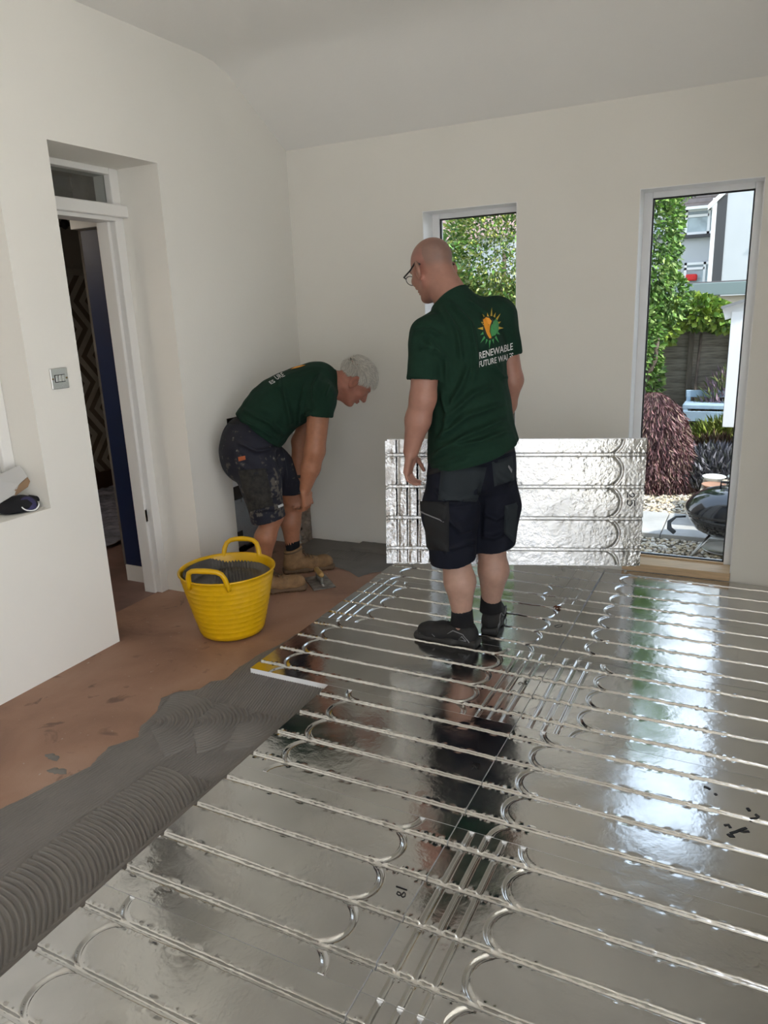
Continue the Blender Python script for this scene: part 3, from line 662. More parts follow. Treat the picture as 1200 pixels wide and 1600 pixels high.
# ================================================================ SCULPTING (distance fields -> one continuous mesh)
class Field:
    def __init__(s, lo, hi, h):
        s.lo = np.array(lo, float); s.h = h; s.n = np.ceil((np.array(hi)-s.lo)/h).astype(int)+1
        s.A = np.full(s.n, 1.0, np.float32)
    def _sub(s, lo, hi):
        a = np.clip(np.floor((np.array(lo)-s.lo)/s.h).astype(int), 0, s.n); b = np.clip(np.ceil((np.array(hi)-s.lo)/s.h).astype(int)+1, 0, s.n)
        if (b <= a).any(): return None, None
        g = [s.lo[i]+s.h*np.arange(a[i], b[i]) for i in range(3)]
        P = np.stack(np.meshgrid(*g, indexing='ij'), -1).astype(np.float32)
        return tuple(slice(x, y) for x, y in zip(a, b)), P
    def _mix(s, sl, d, k, op):
        A = s.A[sl]
        if op == 'add':
            t = np.clip(.5+.5*(A-d)/k, 0, 1); s.A[sl] = A*(1-t)+d*t-k*t*(1-t)
        else:
            d = -d; t = np.clip(.5-.5*(A-d)/k, 0, 1); s.A[sl] = A*(1-t)+d*t+k*t*(1-t)
    def ell(s, c, r, R=None, k=.02, op='add'):
        c = np.array(c, np.float32); r = np.array(r, np.float32); R = np.eye(3) if R is None else np.array(R)
        e = np.abs(R)@r+k+2*s.h; sl, P = s._sub(c-e, c+e)
        if sl is None: return s
        q = (P-c)@R.astype(np.float32); k0 = np.linalg.norm(q/r, axis=-1); k1 = np.linalg.norm(q/(r*r), axis=-1)+1e-6
        s._mix(sl, k0*(k0-1)/k1, k, op); return s
    def cone(s, a, b, ra, rb, k=.02, op='add', flat=None):
        """tapered capsule; flat=(axis, factor) squeezes the section along a direction"""
        a = np.array(a, np.float32); b = np.array(b, np.float32); m = max(ra, rb)*1.35+k+2*s.h
        sl, P = s._sub(np.minimum(a, b)-m, np.maximum(a, b)+m)
        if sl is None: return s
        ba = b-a; q = P-a; t = np.clip((q@ba)/max(float(ba@ba), 1e-9), 0, 1); v = q-t[..., None]*ba
        if flat is not None:
            n = nrm(flat[0]).astype(np.float32); v = v+((v@n)*(1/flat[1]-1))[..., None]*n
        s._mix(sl, np.linalg.norm(v, axis=-1)-(ra+(rb-ra)*t), k, op); return s
    def chain(s, pts, rad, k=.02, flat=None):
        for i in range(len(pts)-1): s.cone(pts[i], pts[i+1], rad[i], rad[i+1], k, flat=flat)
        return s
    def rbox(s, c, hh, R, r, k=.01, op='add'):
        c = np.array(c, np.float32); hh = np.array(hh, np.float32); R = np.array(R); e = np.abs(R)@hh+r+k+2*s.h
        sl, P = s._sub(c-e, c+e)
        if sl is None: return s
        q = np.abs((P-c)@R.astype(np.float32))-(hh-r); d = np.linalg.norm(np.maximum(q, 0), axis=-1)+np.minimum(q.max(-1), 0)-r
        s._mix(sl, d, k, op); return s
    def cut(s, p, n, k=.006, lo=None, hi=None):
        """remove everything on the side the normal points to (optionally inside a box)"""
        hi_all = s.lo+s.h*(s.n-1); sl, P = s._sub(s.lo if lo is None else lo, hi_all if hi is None else hi)
        d = -((P-np.array(p, np.float32))@nrm(n).astype(np.float32)); s._mix(sl, d, k, 'sub'); return s
    def mesh(s, smooth=1):
        A = s.A; S = A < 0
        c = sum(S[i:S.shape[0]-1+i, j:S.shape[1]-1+j, l:S.shape[2]-1+l].astype(np.int8) for i in (0, 1) for j in (0, 1) for l in (0, 1))
        mx = (c > 0) & (c < 8); idx = np.argwhere(mx); vid = np.full(mx.shape, -1, np.int64); vid[mx] = np.arange(len(idx))
        acc = np.zeros((len(idx), 3)); cnt = np.zeros(len(idx)); ax = np.eye(3, dtype=int)
        for d in range(3):
            o1, o2 = [q for q in range(3) if q != d]
            for u in (0, 1):
                for v in (0, 1):
                    off = ax[o1]*u+ax[o2]*v; i0 = idx+off; i1 = i0+ax[d]
                    va = A[i0[:, 0], i0[:, 1], i0[:, 2]]; vb = A[i1[:, 0], i1[:, 1], i1[:, 2]]; m = (va < 0) != (vb < 0)
                    t = np.where(m, va/np.where(m, va-vb, 1), 0); acc[m] += (off+t[:, None]*ax[d])[m]; cnt += m
        V = s.lo+s.h*(idx+acc/cnt[:, None]); Q = []
        for d in range(3):
            o1, o2 = [q for q in range(3) if q != d]
            sa = [slice(None)]*3; sb = [slice(None)]*3; sa[d] = slice(0, -1); sb[d] = slice(1, None)
            ch = S[tuple(sa)] != S[tuple(sb)]; e = np.argwhere(ch); e = e[(e[:, o1] > 0) & (e[:, o2] > 0) & (e[:, o1] < A.shape[o1]-1) & (e[:, o2] < A.shape[o2]-1)]
            ins = S[e[:, 0], e[:, 1], e[:, 2]]
            q = [e, e-ax[o1], e-ax[o1]-ax[o2], e-ax[o2]]; f = np.stack([vid[z[:, 0], z[:, 1], z[:, 2]] for z in q], 1)
            flip = ins if d != 1 else ~ins
            f[~flip] = f[~flip][:, ::-1]; Q.append(f)
        Q = np.concatenate(Q); Q = Q[(Q >= 0).all(1)]
        for _ in range(smooth): V = lap(V, Q, .5)
        return V, Q
def lap(V, Q, w_):
    acc = np.zeros_like(V); cnt = np.zeros(len(V))
    for a in range(4):
        i, j = Q[:, a], Q[:, (a+1) % 4]
        for d in range(3): acc[:, d] += np.bincount(i, V[j, d], len(V))+np.bincount(j, V[i, d], len(V))
        cnt += np.bincount(i, minlength=len(V))+np.bincount(j, minlength=len(V))
    return V*(1-w_)+w_*acc/np.maximum(cnt, 1)[:, None]
def vnormals(V, Q):
    n = np.cross(V[Q[:, 2]]-V[Q[:, 0]], V[Q[:, 3]]-V[Q[:, 1]]); N = np.zeros_like(V)
    for a in range(4):
        for d in range(3): N[:, d] += np.bincount(Q[:, a], n[:, d], len(V))
    return N/(np.linalg.norm(N, axis=1, keepdims=True)+1e-9)
def bvh_of(V, Q): return BVHTree.FromPolygons([tuple(v) for v in V], [tuple(q) for q in Q])
def hit(bvh, x, y):
    d = ray(x, y); r = bvh.ray_cast(Vector(CAM), Vector(d)); 
    return (np.array(r[0]), np.array(r[1])) if r[0] is not None else (None, None)
def fold(V, N, bvh, lines, default_w=.012, amp=.006, gain=3.3):
    """cloth creases: pixel polylines dropped on the garment; raised ridge with a valley beside it"""
    D = np.zeros(len(V))
    for ln in lines:
        pts = ln[0]; a = ln[1] if len(ln) > 1 else amp; wd = ln[2] if len(ln) > 2 else default_w
        P = []
        for (x0, y0), (x1, y1) in zip(pts[:-1], pts[1:]):
            for t in np.linspace(0, 1, 7)[:-1]:
                h, _ = hit(bvh, x0+(x1-x0)*t, y0+(y1-y0)*t)
                if h is not None: P.append(h)
        if len(P) < 2: continue
        P = np.array(P); lo = P.min(0)-4*wd; hi = P.max(0)+4*wd
        m = np.where(((V > lo) & (V < hi)).all(1))[0]
        if not len(m): continue
        d = np.full(len(m), 9.); tt = np.zeros(len(m)); n = len(P)-1
        for k in range(n):
            ab = P[k+1]-P[k]; L = ab@ab+1e-9; t = np.clip(((V[m]-P[k])@ab)/L, 0, 1); dd = np.linalg.norm(V[m]-P[k]-t[:, None]*ab, axis=1)
            b = dd < d; d[b] = dd[b]; tt[b] = (k+t[b])/n
        taper = np.clip(np.minimum(tt, 1-tt)*5+.15, 0, 1)
        D[m] += gain*a*taper*(np.exp(-(d/wd)**2)*1.25-np.exp(-(d/(2.2*wd))**2)*.45)
    return V+N*D[:, None]
def garment(name, F, mat, parent, lines=(), noise=.0015, seed=1, smooth=2, colfn=None, drape=None):
    V, Q = F.mesh(smooth); N = vnormals(V, Q); b = bvh_of(V, Q)
    if len(lines): V = fold(V, N, b, lines)
    if noise:
        r = np.random.default_rng(seed); D = np.zeros(len(V))
        for _ in range(8): k = r.normal(size=3)*38; D += np.sin(V@k+r.uniform(0, 6.28))
        V = V+N*(D/8*noise*2)[:, None]
    V = lap(V, Q, .3); me = np_mesh(name, V, Q); o = link(name, me, mat, parent, True)
    if colfn is not None: point_col(me, colfn(V))
    b2 = bvh_of(V, Q); o_b[name+parent.name] = b2
    return o, b2
o_b = {}
def px_patch(name, bvh, quad, mat, parent, thick=.006, nu=14, nv=14, rounding=0, mask=None):
    """a cloth piece sewn on a garment: quad of pixels (tl,tr,br,bl) dropped onto the surface"""
    tl, tr, br, bl = [np.array(q, float) for q in quad]; V = []; ok = []
    for i in range(nu+1):
        for j in range(nv+1):
            u, v = i/nu, j/nv; p = (tl*(1-u)+tr*u)*(1-v)+(bl*(1-u)+br*u)*v; h, n = hit(bvh, *p)
            if h is None: V.append(None); continue
            e = min(min(u, 1-u)*nu, min(v, 1-v)*nv, 1.0); V.append(h+n*(thick*(.25+.75*e)))
    good = [v for v in V if v is not None]
    if len(good) < 4: return None
    idm = {}; VV = []
    for k, v in enumerate(V):
        if v is not None: idm[k] = len(VV); VV.append(v)
    F = []; n1 = nv+1
    for i in range(nu):
        for j in range(nv):
            q = [i*n1+j, i*n1+j+1, (i+1)*n1+j+1, (i+1)*n1+j]
            if all(k in idm for k in q):
                c = [VV[idm[k]] for k in q]
                if max(np.linalg.norm(c[a]-c[a-1]) for a in range(4)) < .06: F.append(tuple(idm[k] for k in q))
    return mesh_obj(name, VV, F, mat, parent, True)
def px_poly(name, bvh, polys, mat, parent, off=.002, sub=1.2):
    """flat print: pixel polygons triangulated finely and dropped onto the garment"""
    import bmesh
    VV = []; FF = []
    for poly in polys:
        bm = bmesh.new(); vs = [bm.verts.new((x, y, 0)) for x, y in poly]
        try: bm.faces.new(vs)
        except ValueError: bm.free(); continue
        bmesh.ops.triangulate(bm, faces=bm.faces[:])
        for _ in range(4):
            le = [e for e in bm.edges if e.calc_length() > sub*4]
            if not le: break
            bmesh.ops.subdivide_edges(bm, edges=le, cuts=1); bmesh.ops.triangulate(bm, faces=bm.faces[:])
        m = {}
        for v in bm.verts:
            h, n = hit(bvh, v.co.x, v.co.y)
            if h is not None: m[v] = len(VV); VV.append(h+n*off)
        for f in bm.faces:
            if all(v in m for v in f.verts): FF.append(tuple(m[v] for v in f.verts))
        bm.free()
    return mesh_obj(name, VV, FF, mat, parent) if FF else None
def px_text(name, bvh, text, p0, p1, height, mat, parent, off=.002, clip=None):
    """lettering printed on cloth: baseline from pixel p0 to p1, cap height in pixels (dx,dy up vector)"""
    cu = bpy.data.curves.new('t', 'FONT'); cu.body = text; cu.size = 1; cu.resolution_u = 3; cu.offset = .012
    t = bpy.data.objects.new('t', cu); COL.objects.link(t); bpy.context.view_layer.update()
    dg = bpy.context.evaluated_depsgraph_get(); me = bpy.data.meshes.new_from_object(t.evaluated_get(dg)); bpy.data.objects.remove(t); bpy.data.curves.remove(cu)
    co = np.array([v.co[:] for v in me.vertices]); mnx, mxx = co[:, 0].min(), co[:, 0].max(); cap = co[:, 1].max()
    p0 = np.array(p0, float); p1 = np.array(p1, float); hv = np.array(height, float); VV = []; ok = {}
    for i, c in enumerate(co):
        q = p0+(p1-p0)*((c[0]-mnx)/(mxx-mnx))+hv*(c[1]/cap)
        if clip and q[0] > clip: continue
        h, n = hit(bvh, *q)
        if h is not None: ok[i] = len(VV); VV.append(h+n*off)
    FF = [tuple(ok[k] for k in p.vertices) for p in me.polygons if all(k in ok for k in p.vertices)]
    bpy.data.meshes.remove(me)
    return mesh_obj(name, VV, FF, mat, parent) if FF else None

SKIN1 = M('skin_pale', (.5, .3, .24), .5, attr=True, var=(45, .07), bump=((220, .06),), sss=.12)
SKIN2 = M('skin_tanned', (.4, .2, .13), .5, attr=True, var=(45, .08), bump=((220, .06),), sss=.12)
TSHIRT = M('bottle_green_cotton', (.006, .026, .0155), .9, bump=((700, .12),), var=(60, .10), spec=.25)
NAVY = M('navy_work_cloth', (.005, .0065, .014), .85, bump=((600, .15),), var=(30, .15), spec=.25)
TEAL = M('grey_teal_reinforcement', (.010, .016, .021), .85, bump=((600, .15),)); BLKC = M('black_cordura', (.006, .0065, .008), .85, bump=((500, .2),)); GREYT = M('grey_trim', (.2, .2, .21), .6)
SOCK = M('black_sock', (.006, .006, .008), .95, bump=((400, .3),))
PRT_W = M('white_print', (.62, .62, .62), .7); PRT_O = M('orange_print', (.75, .30, .02), .7); PRT_G = M('leaf_green_print', (.05, .27, .08), .7); PRT_D = M('dark_outline_print', (.01, .02, .012), .7); PRT_Y = M('gold_print', (.55, .38, .05), .7)

def head(F, c, R, fat=1.0):
    """c: centre between the ears; R columns = forward, left, up"""
    L = lambda x, y, z: np.array(c)+R@np.array([x, y, z])
    F.ell(L(-.014, 0, .046), (.099, .078*fat, .086), R, .02)
    F.ell(L(.034, 0, -.018), (.060, .061*fat, .086), R, .03)
    for s in (-1, 1):
        F.cone(L(-.012, s*.052*fat, -.05), L(.058, s*.02, -.092), .020, .018, .02)
        F.ell(L(.064, s*.044, -.016), (.024, .02, .02), R, .015)
    F.ell(L(.070, 0, -.092), (.022, .026, .02), R, .018)
    F.ell(L(.080, 0, .033), (.018, .052, .012), R, .014)
    for s in (-1, 1): F.ell(L(.095, s*.031, .012), (.016, .016, .011), R, .008, 'sub')
    for s in (-1, 1): F.ell(L(.078, s*.031, .012), (.0125,)*3, R, .003)
    F.cone(L(.088, 0, .022), L(.112, 0, -.022), .008, .0135, .008)
    for s in (-1, 1): F.ell(L(.100, s*.013, -.028), (.011, .008, .008), R, .006)
    F.ell(L(.094, 0, -.050), (.010, .025, .006), R, .005); F.ell(L(.093, 0, -.062), (.010, .022, .006), R, .005)
    for s in (-1, 1):
        Re = R@np.array(Matrix.Rotation(-s*.5, 3, 'Z'))
        F.ell(L(-.018, s*.089*fat, -.002), (.030, .010, .040), Re, .003)
        F.ell(L(-.010, s*.099*fat, .002), (.016, .010, .024), Re, .003, 'sub')
        F.ell(L(-.012, s*.079*fat, -.03), (.011, .008, .011), Re, .004)
    return L
def hand(F, wr, d, n, th, curl=(.35, .5, .4), sz=1.0, thumb=(.55, .65, .3), spread=.10):
    """wr wrist, d pointing direction, n the way the palm faces, th thumb side"""
    d = nrm(d); n = nrm(np.array(n)-d*np.dot(n, d)); th = nrm(np.array(th)-d*np.dot(th, d)-n*np.dot(th, n)); wr = np.array(wr)
    R = np.column_stack([d, th, n])
    F.rbox(wr+d*.050*sz, (.048*sz, .040*sz, .014*sz), R, .013*sz, .012)
    F.ell(wr+d*.032*sz+th*.024*sz+n*.008*sz, (.034*sz, .017*sz, .016*sz), R, .012)
    for s, L, r in ((.031, .072, .0088), (.0105, .080, .0092), (-.011, .074, .0088), (-.031, .058, .0076)):
        p = wr+d*(.092*sz)+th*s*sz; a = 0; dd = nrm(d+th*spread*s/.031); rr = r*sz
        for seg, cu in zip((.46, .30, .24), curl):
            a += cu; q = p+(dd*math.cos(a)+n*math.sin(a))*L*seg*sz; F.cone(p, q, rr, rr*.92, .0025); p = q; rr *= .92
    p = wr+d*.022*sz+th*.034*sz+n*.004; dirv = nrm(d*thumb[0]+th*thumb[1]+n*thumb[2])
    for seg, r in ((.042, .013), (.033, .0105), (.026, .0095)):
        q = p+dirv*seg*sz; F.cone(p, q, r*sz, r*.88*sz, .005); p = q; dirv = nrm(dirv+d*.25+n*.15-th*.15)
def shoe_meshes(kind):
    """local frame: x forward, y left, z up, heel at x=0, sole on z=0"""
    F = Field((-.05, -.075, -.01), (.34, .075, .26), .003); I = np.eye(3); hgt = .128 if kind == 'boot' else .082
    F.chain([(.045, 0, .05), (.10, 0, .052), (.17, .003, .046), (.235, .008, .038), (.262, .01, .036)], [.040, .041, .044, .040, .034], .02)
    F.ell((.04, 0, .055), (.046, .036, .05), I, .02)
    if kind == 'boot': F.chain([(.055, 0, .06), (.060, 0, .10), (.060, 0, .15)], [.050, .052, .056], .02, ((0, 1, 0), .9)); F.ell((.25, .008, .045), (.05, .046, .042), I, .02)
    else: F.chain([(.052, 0, .05), (.056, 0, .10)], [.042, .044], .015, ((0, 1, 0), .85)); F.cone((.12, 0, .075), (.075, 0, .098), .02, .022, .02)
    F.cut((0, 0, hgt+.012), (-.25, 0, 1)); F.cut((0, 0, .018), (0, 0, -1), .004)
    F.ell((.058, 0, hgt+.02), (.034, .030, .04), I, .004, 'sub')
    up = F.mesh(2)
    S = Field((-.05, -.08, -.01), (.34, .08, .06), .003)
    S.rbox((.06, 0, .016), (.072, .040, .017), I, .014, .02); S.rbox((.20, .005, .014), (.10, .047, .014), I, .013, .03)
    S.ell((.262, .008, .014), (.052, .044, .016), I, .02); S.cut((0, 0, 0.0), (0, 0, -1), .002)
    for k in range(9): x = -.01+k*.037; S.rbox((x, 0, 0), (.006, .1, .005), I, .002, .002, 'sub')
    return up, S.mesh(1)
def make_shoe(name, parent, pos, yaw, kind, mats, lace, mirror=1, pitch=0):
    (uv, uq), (sv, sq) = SHOES[kind]; root = bpy.data.objects.new(name, np_mesh(name, uv, uq)); COL.objects.link(root); root.data.materials.append(mats[0])
    root.parent = parent; root.location = tuple(np.array(pos)-np.array(parent.location)); root.rotation_euler = (0, pitch, yaw)
    root.data.polygons.foreach_set('use_smooth', [True]*len(root.data.polygons))
    link('sole', np_mesh('sole', sv, sq), mats[1], root)
    m = MB(); top = .20 if kind == 'shoe' else .215
    n_l = 5
    for k in range(n_l):
        t = k/(n_l-1); x = .205-t*.105 if kind == 'shoe' else .20-t*.09; z = (.079+t*.022) if kind == 'shoe' else (.083+t*.040); y = .026-.003*t
        m.tube([(x, -y, z-.008), (x-.008, 0, z+.006), (x, y, z-.008)], .0032, 6); m.tube([(x, y, z-.008), (x-.02, 0, z+.008), (x-.026, -y, z+.002)], .0028, 6)
    x = .095 if kind == 'shoe' else .112; z = .104 if kind == 'shoe' else .125
    for s in (-1, 1): m.tube([(x, 0, z), (x+.012, s*.025, z+.012), (x+.02, s*.04, z-.005), (x+.006, s*.02, z-.004), (x, 0, z)], .0026, 6)
    m.build('laces', lace, root, True)
    b = MB()
    if kind == 'shoe':
        for s in (-1, 1):
            for P in ([(.02, .044, .03), (.05, .045, .065), (.10, .045, .075), (.14, .046, .045), (.17, .049, .03)], [(.035, .0455, .035), (.055, .046, .055), (.075, .0455, .035), (.035, .0455, .035)], [(.19, .051, .03), (.215, .050, .05), (.255, .047, .048), (.27, .046, .03)]):
                b.tube([(x, s*(y-.0035), z) for x, y, z in P], .0028, 6)
        b.build('grey_piping', mats[2], root, True)
    else:
        b.tube([(.060+.050*math.cos(a), .046*math.sin(a), .142+.014*math.cos(a)) for a in np.linspace(0, 2*math.pi, 21)[:-1]], .008, 8, True); b.build('padded_collar', mats[2], root, True)
    return root
SHOES = {k: shoe_meshes(k) for k in ('shoe', 'boot')}

# ================================================================ STANDING MAN
l1 = nrm((-.592, -.806, 0)); f1 = np.array([l1[1], -l1[0], 0]); f1 = nrm(f1)            # left and facing directions
UPV = np.array([0, 0, 1.])
Rb1 = np.column_stack([f1, l1, UPV])
man = empty('person', (-1.10, 3.03, 0)); tag(man, 'bald bearded-chinned man in green t-shirt and navy work shorts standing with a foil panel', 'person')
man['label'] = 'standing man in dark green t-shirt, navy cargo shorts and glasses, seen from behind'
shL, shR = np.array([-1.228, 2.865, 1.392]), U(781, 494, 3.165); shC = (shL+shR)/2
neckb = U(704, 467, 3.03); hd = U(675, 424, 3.05)
hfw = nrm((-.89, .454, -.38)); Rh1 = frame_from(x=hfw, z=(0, 0, 1))
elL, wrL = U(661, 622, 2.82), U(642, 706, 2.82); elR, wrR = U(800, 594, 3.19), np.array([-1.045, 3.256, .955])
hipL, hipR = np.array([-1.155, 2.95, .86]), np.array([-1.045, 3.10, .86])
knL, knR = U(711, 872, 2.95), U(768, 856, 3.11); anL, anR = U(722, 962, 2.94), U(767, 942, 3.13)
F = Field((-1.62, 2.55, -.01), (-.70, 3.55, 1.82), .0042)
Lh = head(F, hd, Rh1, 1.04)
F.cone(Lh(-.022, 0, -.03), neckb-nrm(hd-neckb)*.03, .064, .074, .03); F.cone(Lh(-.055, 0, -.01), neckb-f1*.03-nrm(hd-neckb)*.03, .04, .055, .03)
F.chain([shL, elL, (elL*.6+wrL*.4), wrL], [.062, .054, .053, .033], .02)
F.chain([shR, elR, (elR+wrR)/2, wrR], [.058, .048, .046, .030], .02)
hand(F, wrL, nrm((wrL-elL))*.8+np.array([.02, 0, -.3]), -f1*.55-l1*.5, -l1*.7+f1*.3, (.45, .65, .5), 1.0)
hand(F, wrR, (-.10, -.02, -.99), (-.366, .928, -.06), (.93, .366, 0), (.12, .2, .2), 1.0, (.95, .12, .2))
F.chain([shC+np.array([0, 0, -.06])+f1*.03, np.array([-1.12, 3.04, 1.1]), np.array([-1.10, 3.03, .90])], [.08, .09, .11], .03)
F.cone(shL, shR, .04, .04, .02); F.cone(neckb-nrm(hd-neckb)*.03, shC+f1*.02, .06, .06, .02)
for hp, kn, an_, s in ((hipL, knL, anL, 1), (hipR, knR, anR, -1)):
    calf = kn*.62+an_*.38-f1*.018
    F.chain([hp, kn], [.082, .064], .03); F.chain([kn, calf, an_], [.062, .070, .042], .02); F.cone(an_, an_+np.array([0, 0, -.05]), .040, .038, .01)
V, Q = F.mesh(2)
q = (V-hd)@Rh1
col = np.tile((.33, .165, .12), (len(V), 1))
low = np.clip((.7-V[:, 2])/.3, 0, 1)[:, None]; col = col*(1-low)+np.array((.43, .26, .20))*low
inh = (np.linalg.norm(q-np.array([0, 0, .02]), axis=1) < .17)
st = inh*np.clip((q[:, 2]-.005-.25*np.clip(q[:, 0], -.2, .2)+.0)/.03, 0, 1)*np.clip((.055-q[:, 0])/.04, 0, 1)*np.clip((.125-q[:, 2])/.05, .35, 1)
col = col*(1-.55*st[:, None])+np.array((.14, .105, .09))*.55*st[:, None]
red = inh*np.exp(-((np.abs(q[:, 1])-.083)/.015)**2)*(np.abs(q[:, 0]) < .05); col = col*(1-.35*red[:, None])+np.array((.55, .2, .16))*.35*red[:, None]
me = np_mesh('body', V, Q); point_col(me, col); off = np.array(man.location)
def seat(me, root):
    co = np.empty(len(me.vertices)*3, np.float32); me.vertices.foreach_get('co', co); co = co.reshape(-1, 3)-np.array(root.location); me.vertices.foreach_set('co', co.astype(np.float32).ravel()); me.update()
bodies = [link('body', me, SKIN1, man, True)]
# eyes are part of the glasses view only; glasses:
G = MB()
lens = {}
for s in (-1, 1):
    ring = [Lh(.106, s*.034+.027*math.cos(a), .006+.019*math.sin(a)*(1 if math.sin(a) > 0 else 1.15)) for a in np.linspace(0, 2*math.pi, 25)[:-1]]
    G.tube(ring, .0018, 6, True)
    G.tube([Lh(.106, s*.061, .014), Lh(.096, s*.078, .016), Lh(.03, s*.090, .018), Lh(-.02, s*.097, .030), Lh(-.042, s*.094, .012)], .0034, 6)
G.tube([Lh(.106, -.008, .01), Lh(.112, 0, .013), Lh(.106, .008, .01)], .0018, 6)
glasses = G.build('glasses', BLACKP, man, True)
# t-shirt
F = Field((-1.50, 2.62, .70), (-.74, 3.45, 1.58), .0048)
belly = np.array([-1.105, 3.02, 1.06]); chest = np.array([-1.125, 3.015, 1.30])
seL, seR = shL+(elL-shL)*.72, shR+(elR-shR)*.62; nd = nrm(hd-neckb)
F.chain([shL, seL+(elL-shL)*.1], [.076, .074], .03); F.chain([shR, seR+(elR-shR)*.1], [.074, .064], .03)
F.cut(seL, (elL-shL), .004, seL-.16, seL+.16); F.cut(seR, (elR-shR), .004, seR-.16, seR+.16)
F.cone(seL+(shL-elL)*.05, seL+(elL-shL)*.2, .062, .066, .004, 'sub'); F.cone(seR+(shR-elR)*.05, seR+(elR-shR)*.2, .054, .056, .004, 'sub')
F.ell(chest, (.140, .190, .20), Rb1, .03); F.ell(belly, (.160, .190, .26), Rb1, .06); F.ell(np.array([-1.10, 3.03, .86])-f1*.02, (.190, .212, .22), Rb1, .06)
F.cone(shL-l1*.05, shR+l1*.04, .074, .072, .05)
F.cone(shC-f1*.02+np.array([0, 0, -.03]), neckb+nd*.02, .105, .088, .04)
F.cone(neckb-nd*.05, shL-l1*.03, .07, .070, .03); F.cone(neckb-nd*.05, shR+l1*.03, .07, .064, .03)
F.cut(neckb, nd, .004, neckb-.16, neckb+.16)
hp0, hp1 = U(664, 736, 2.85), U(806, 692, 3.05)
hem_n = nrm(np.cross(hp1-hp0, f1)); hem_n = hem_n if hem_n[2] < 0 else -hem_n
F.cut(hp0, hem_n, .004)
F.cone(neckb-nd*.012, neckb+nd*.05, .076, .078, .004, 'sub')
FL1 = [([(690, 480), (715, 520), (722, 570)], .006, .012), ([(700, 470), (735, 505), (745, 560), (738, 600)], .006, .012), ([(660, 520), (695, 560), (700, 610)], .006, .014),
       ([(645, 520), (672, 515), (700, 530)], .005, .01), ([(655, 545), (685, 545)], .004, .01), ([(730, 470), (760, 490), (772, 520)], .005, .01), ([(680, 690), (730, 650), (800, 625)], .007, .013), ([(672, 715), (730, 680), (804, 650)], .007, .013),
       ([(690, 660), (740, 615), (775, 600)], .006, .013), ([(700, 700), (750, 690), (805, 668)], .006, .011), ([(700, 640), (722, 600), (735, 560)], .006, .013), ([(770, 570), (785, 590), (800, 590)], .005, .01), ([(668, 725), (700, 722), (745, 705)], .004, .01), ([(690, 610), (700, 650), (690, 690)], .006, .014)]
shirt, bS = garment('t_shirt', F, TSHIRT, man, FL1, .0024, 3)
# collar
m = MB(); cc = neckb-nd*.004; Rn = np.column_stack([nrm(np.cross(l1, nd)), np.cross(nd, nrm(np.cross(l1, nd))), nd])
m.tube([cc+Rn@np.array([.081*math.cos(a), .081*math.sin(a), 0]) for a in np.linspace(0, 2*math.pi, 37)[:-1]], .0075, 8, True)
m.build('collar', TSHIRT, man, True)
# chest print on the back: sun, leaf and lettering
cx, cy = 766, 513
rays = []
for k in range(16):
    a = 2*math.pi*k/16+.1; dx_, dy_ = math.cos(a), math.sin(a); R0, R1 = 19, 27 if k % 2 else 33
    sq = lambda r, aa: (cx+r*.62*math.cos(aa), cy+r*math.sin(aa)*.98-r*.62*math.cos(aa)*.18)
    rays.append([sq(R0, a-.13), sq(R1, a), sq(R0, a+.13)])
for k, rp in enumerate(rays):
    px_poly('sun_ray', bS, [rp], PRT_Y if rp[1][1] < cy+4 else PRT_G, man, .0022)
px_poly('sun_outline', bS, [[(cx-14, cy-14), (cx-8, cy-19), (cx-1, cy-18), (cx+5, cy-12), (cx+4, cy-4), (cx, cy+4), (cx+3, cy+16), (cx, cy+19), (cx-6, cy+15), (cx-11, cy+4)]], PRT_D, man, .0022)
px_poly('sun_emblem', bS, [[(cx-12, cy-13), (cx-7, cy-17), (cx-2, cy-16), (cx+2, cy-11), (cx-1, cy-3), (cx-2, cy+5), (cx+1, cy+15), (cx-2, cy+16), (cx-6, cy+9), (cx-10, cy-2)]], PRT_O, man, .0032)
px_poly('leaf_emblem', bS, [[(cx+8, cy-15), (cx+12, cy-8), (cx+12, cy+3), (cx+7, cy+11), (cx+1, cy+13), (cx-1, cy+5), (cx+1, cy-4), (cx+4, cy-10)]], PRT_G, man, .0036)
px_text('lettering', bS, 'RENEWABLE', (748, 561), (801, 546), (-.3, -10.5), PRT_W, man, .0028)
px_text('lettering', bS, 'FUTURE WALES', (748, 574), (802, 560), (-.3, -9.2), PRT_W, man, .0028)
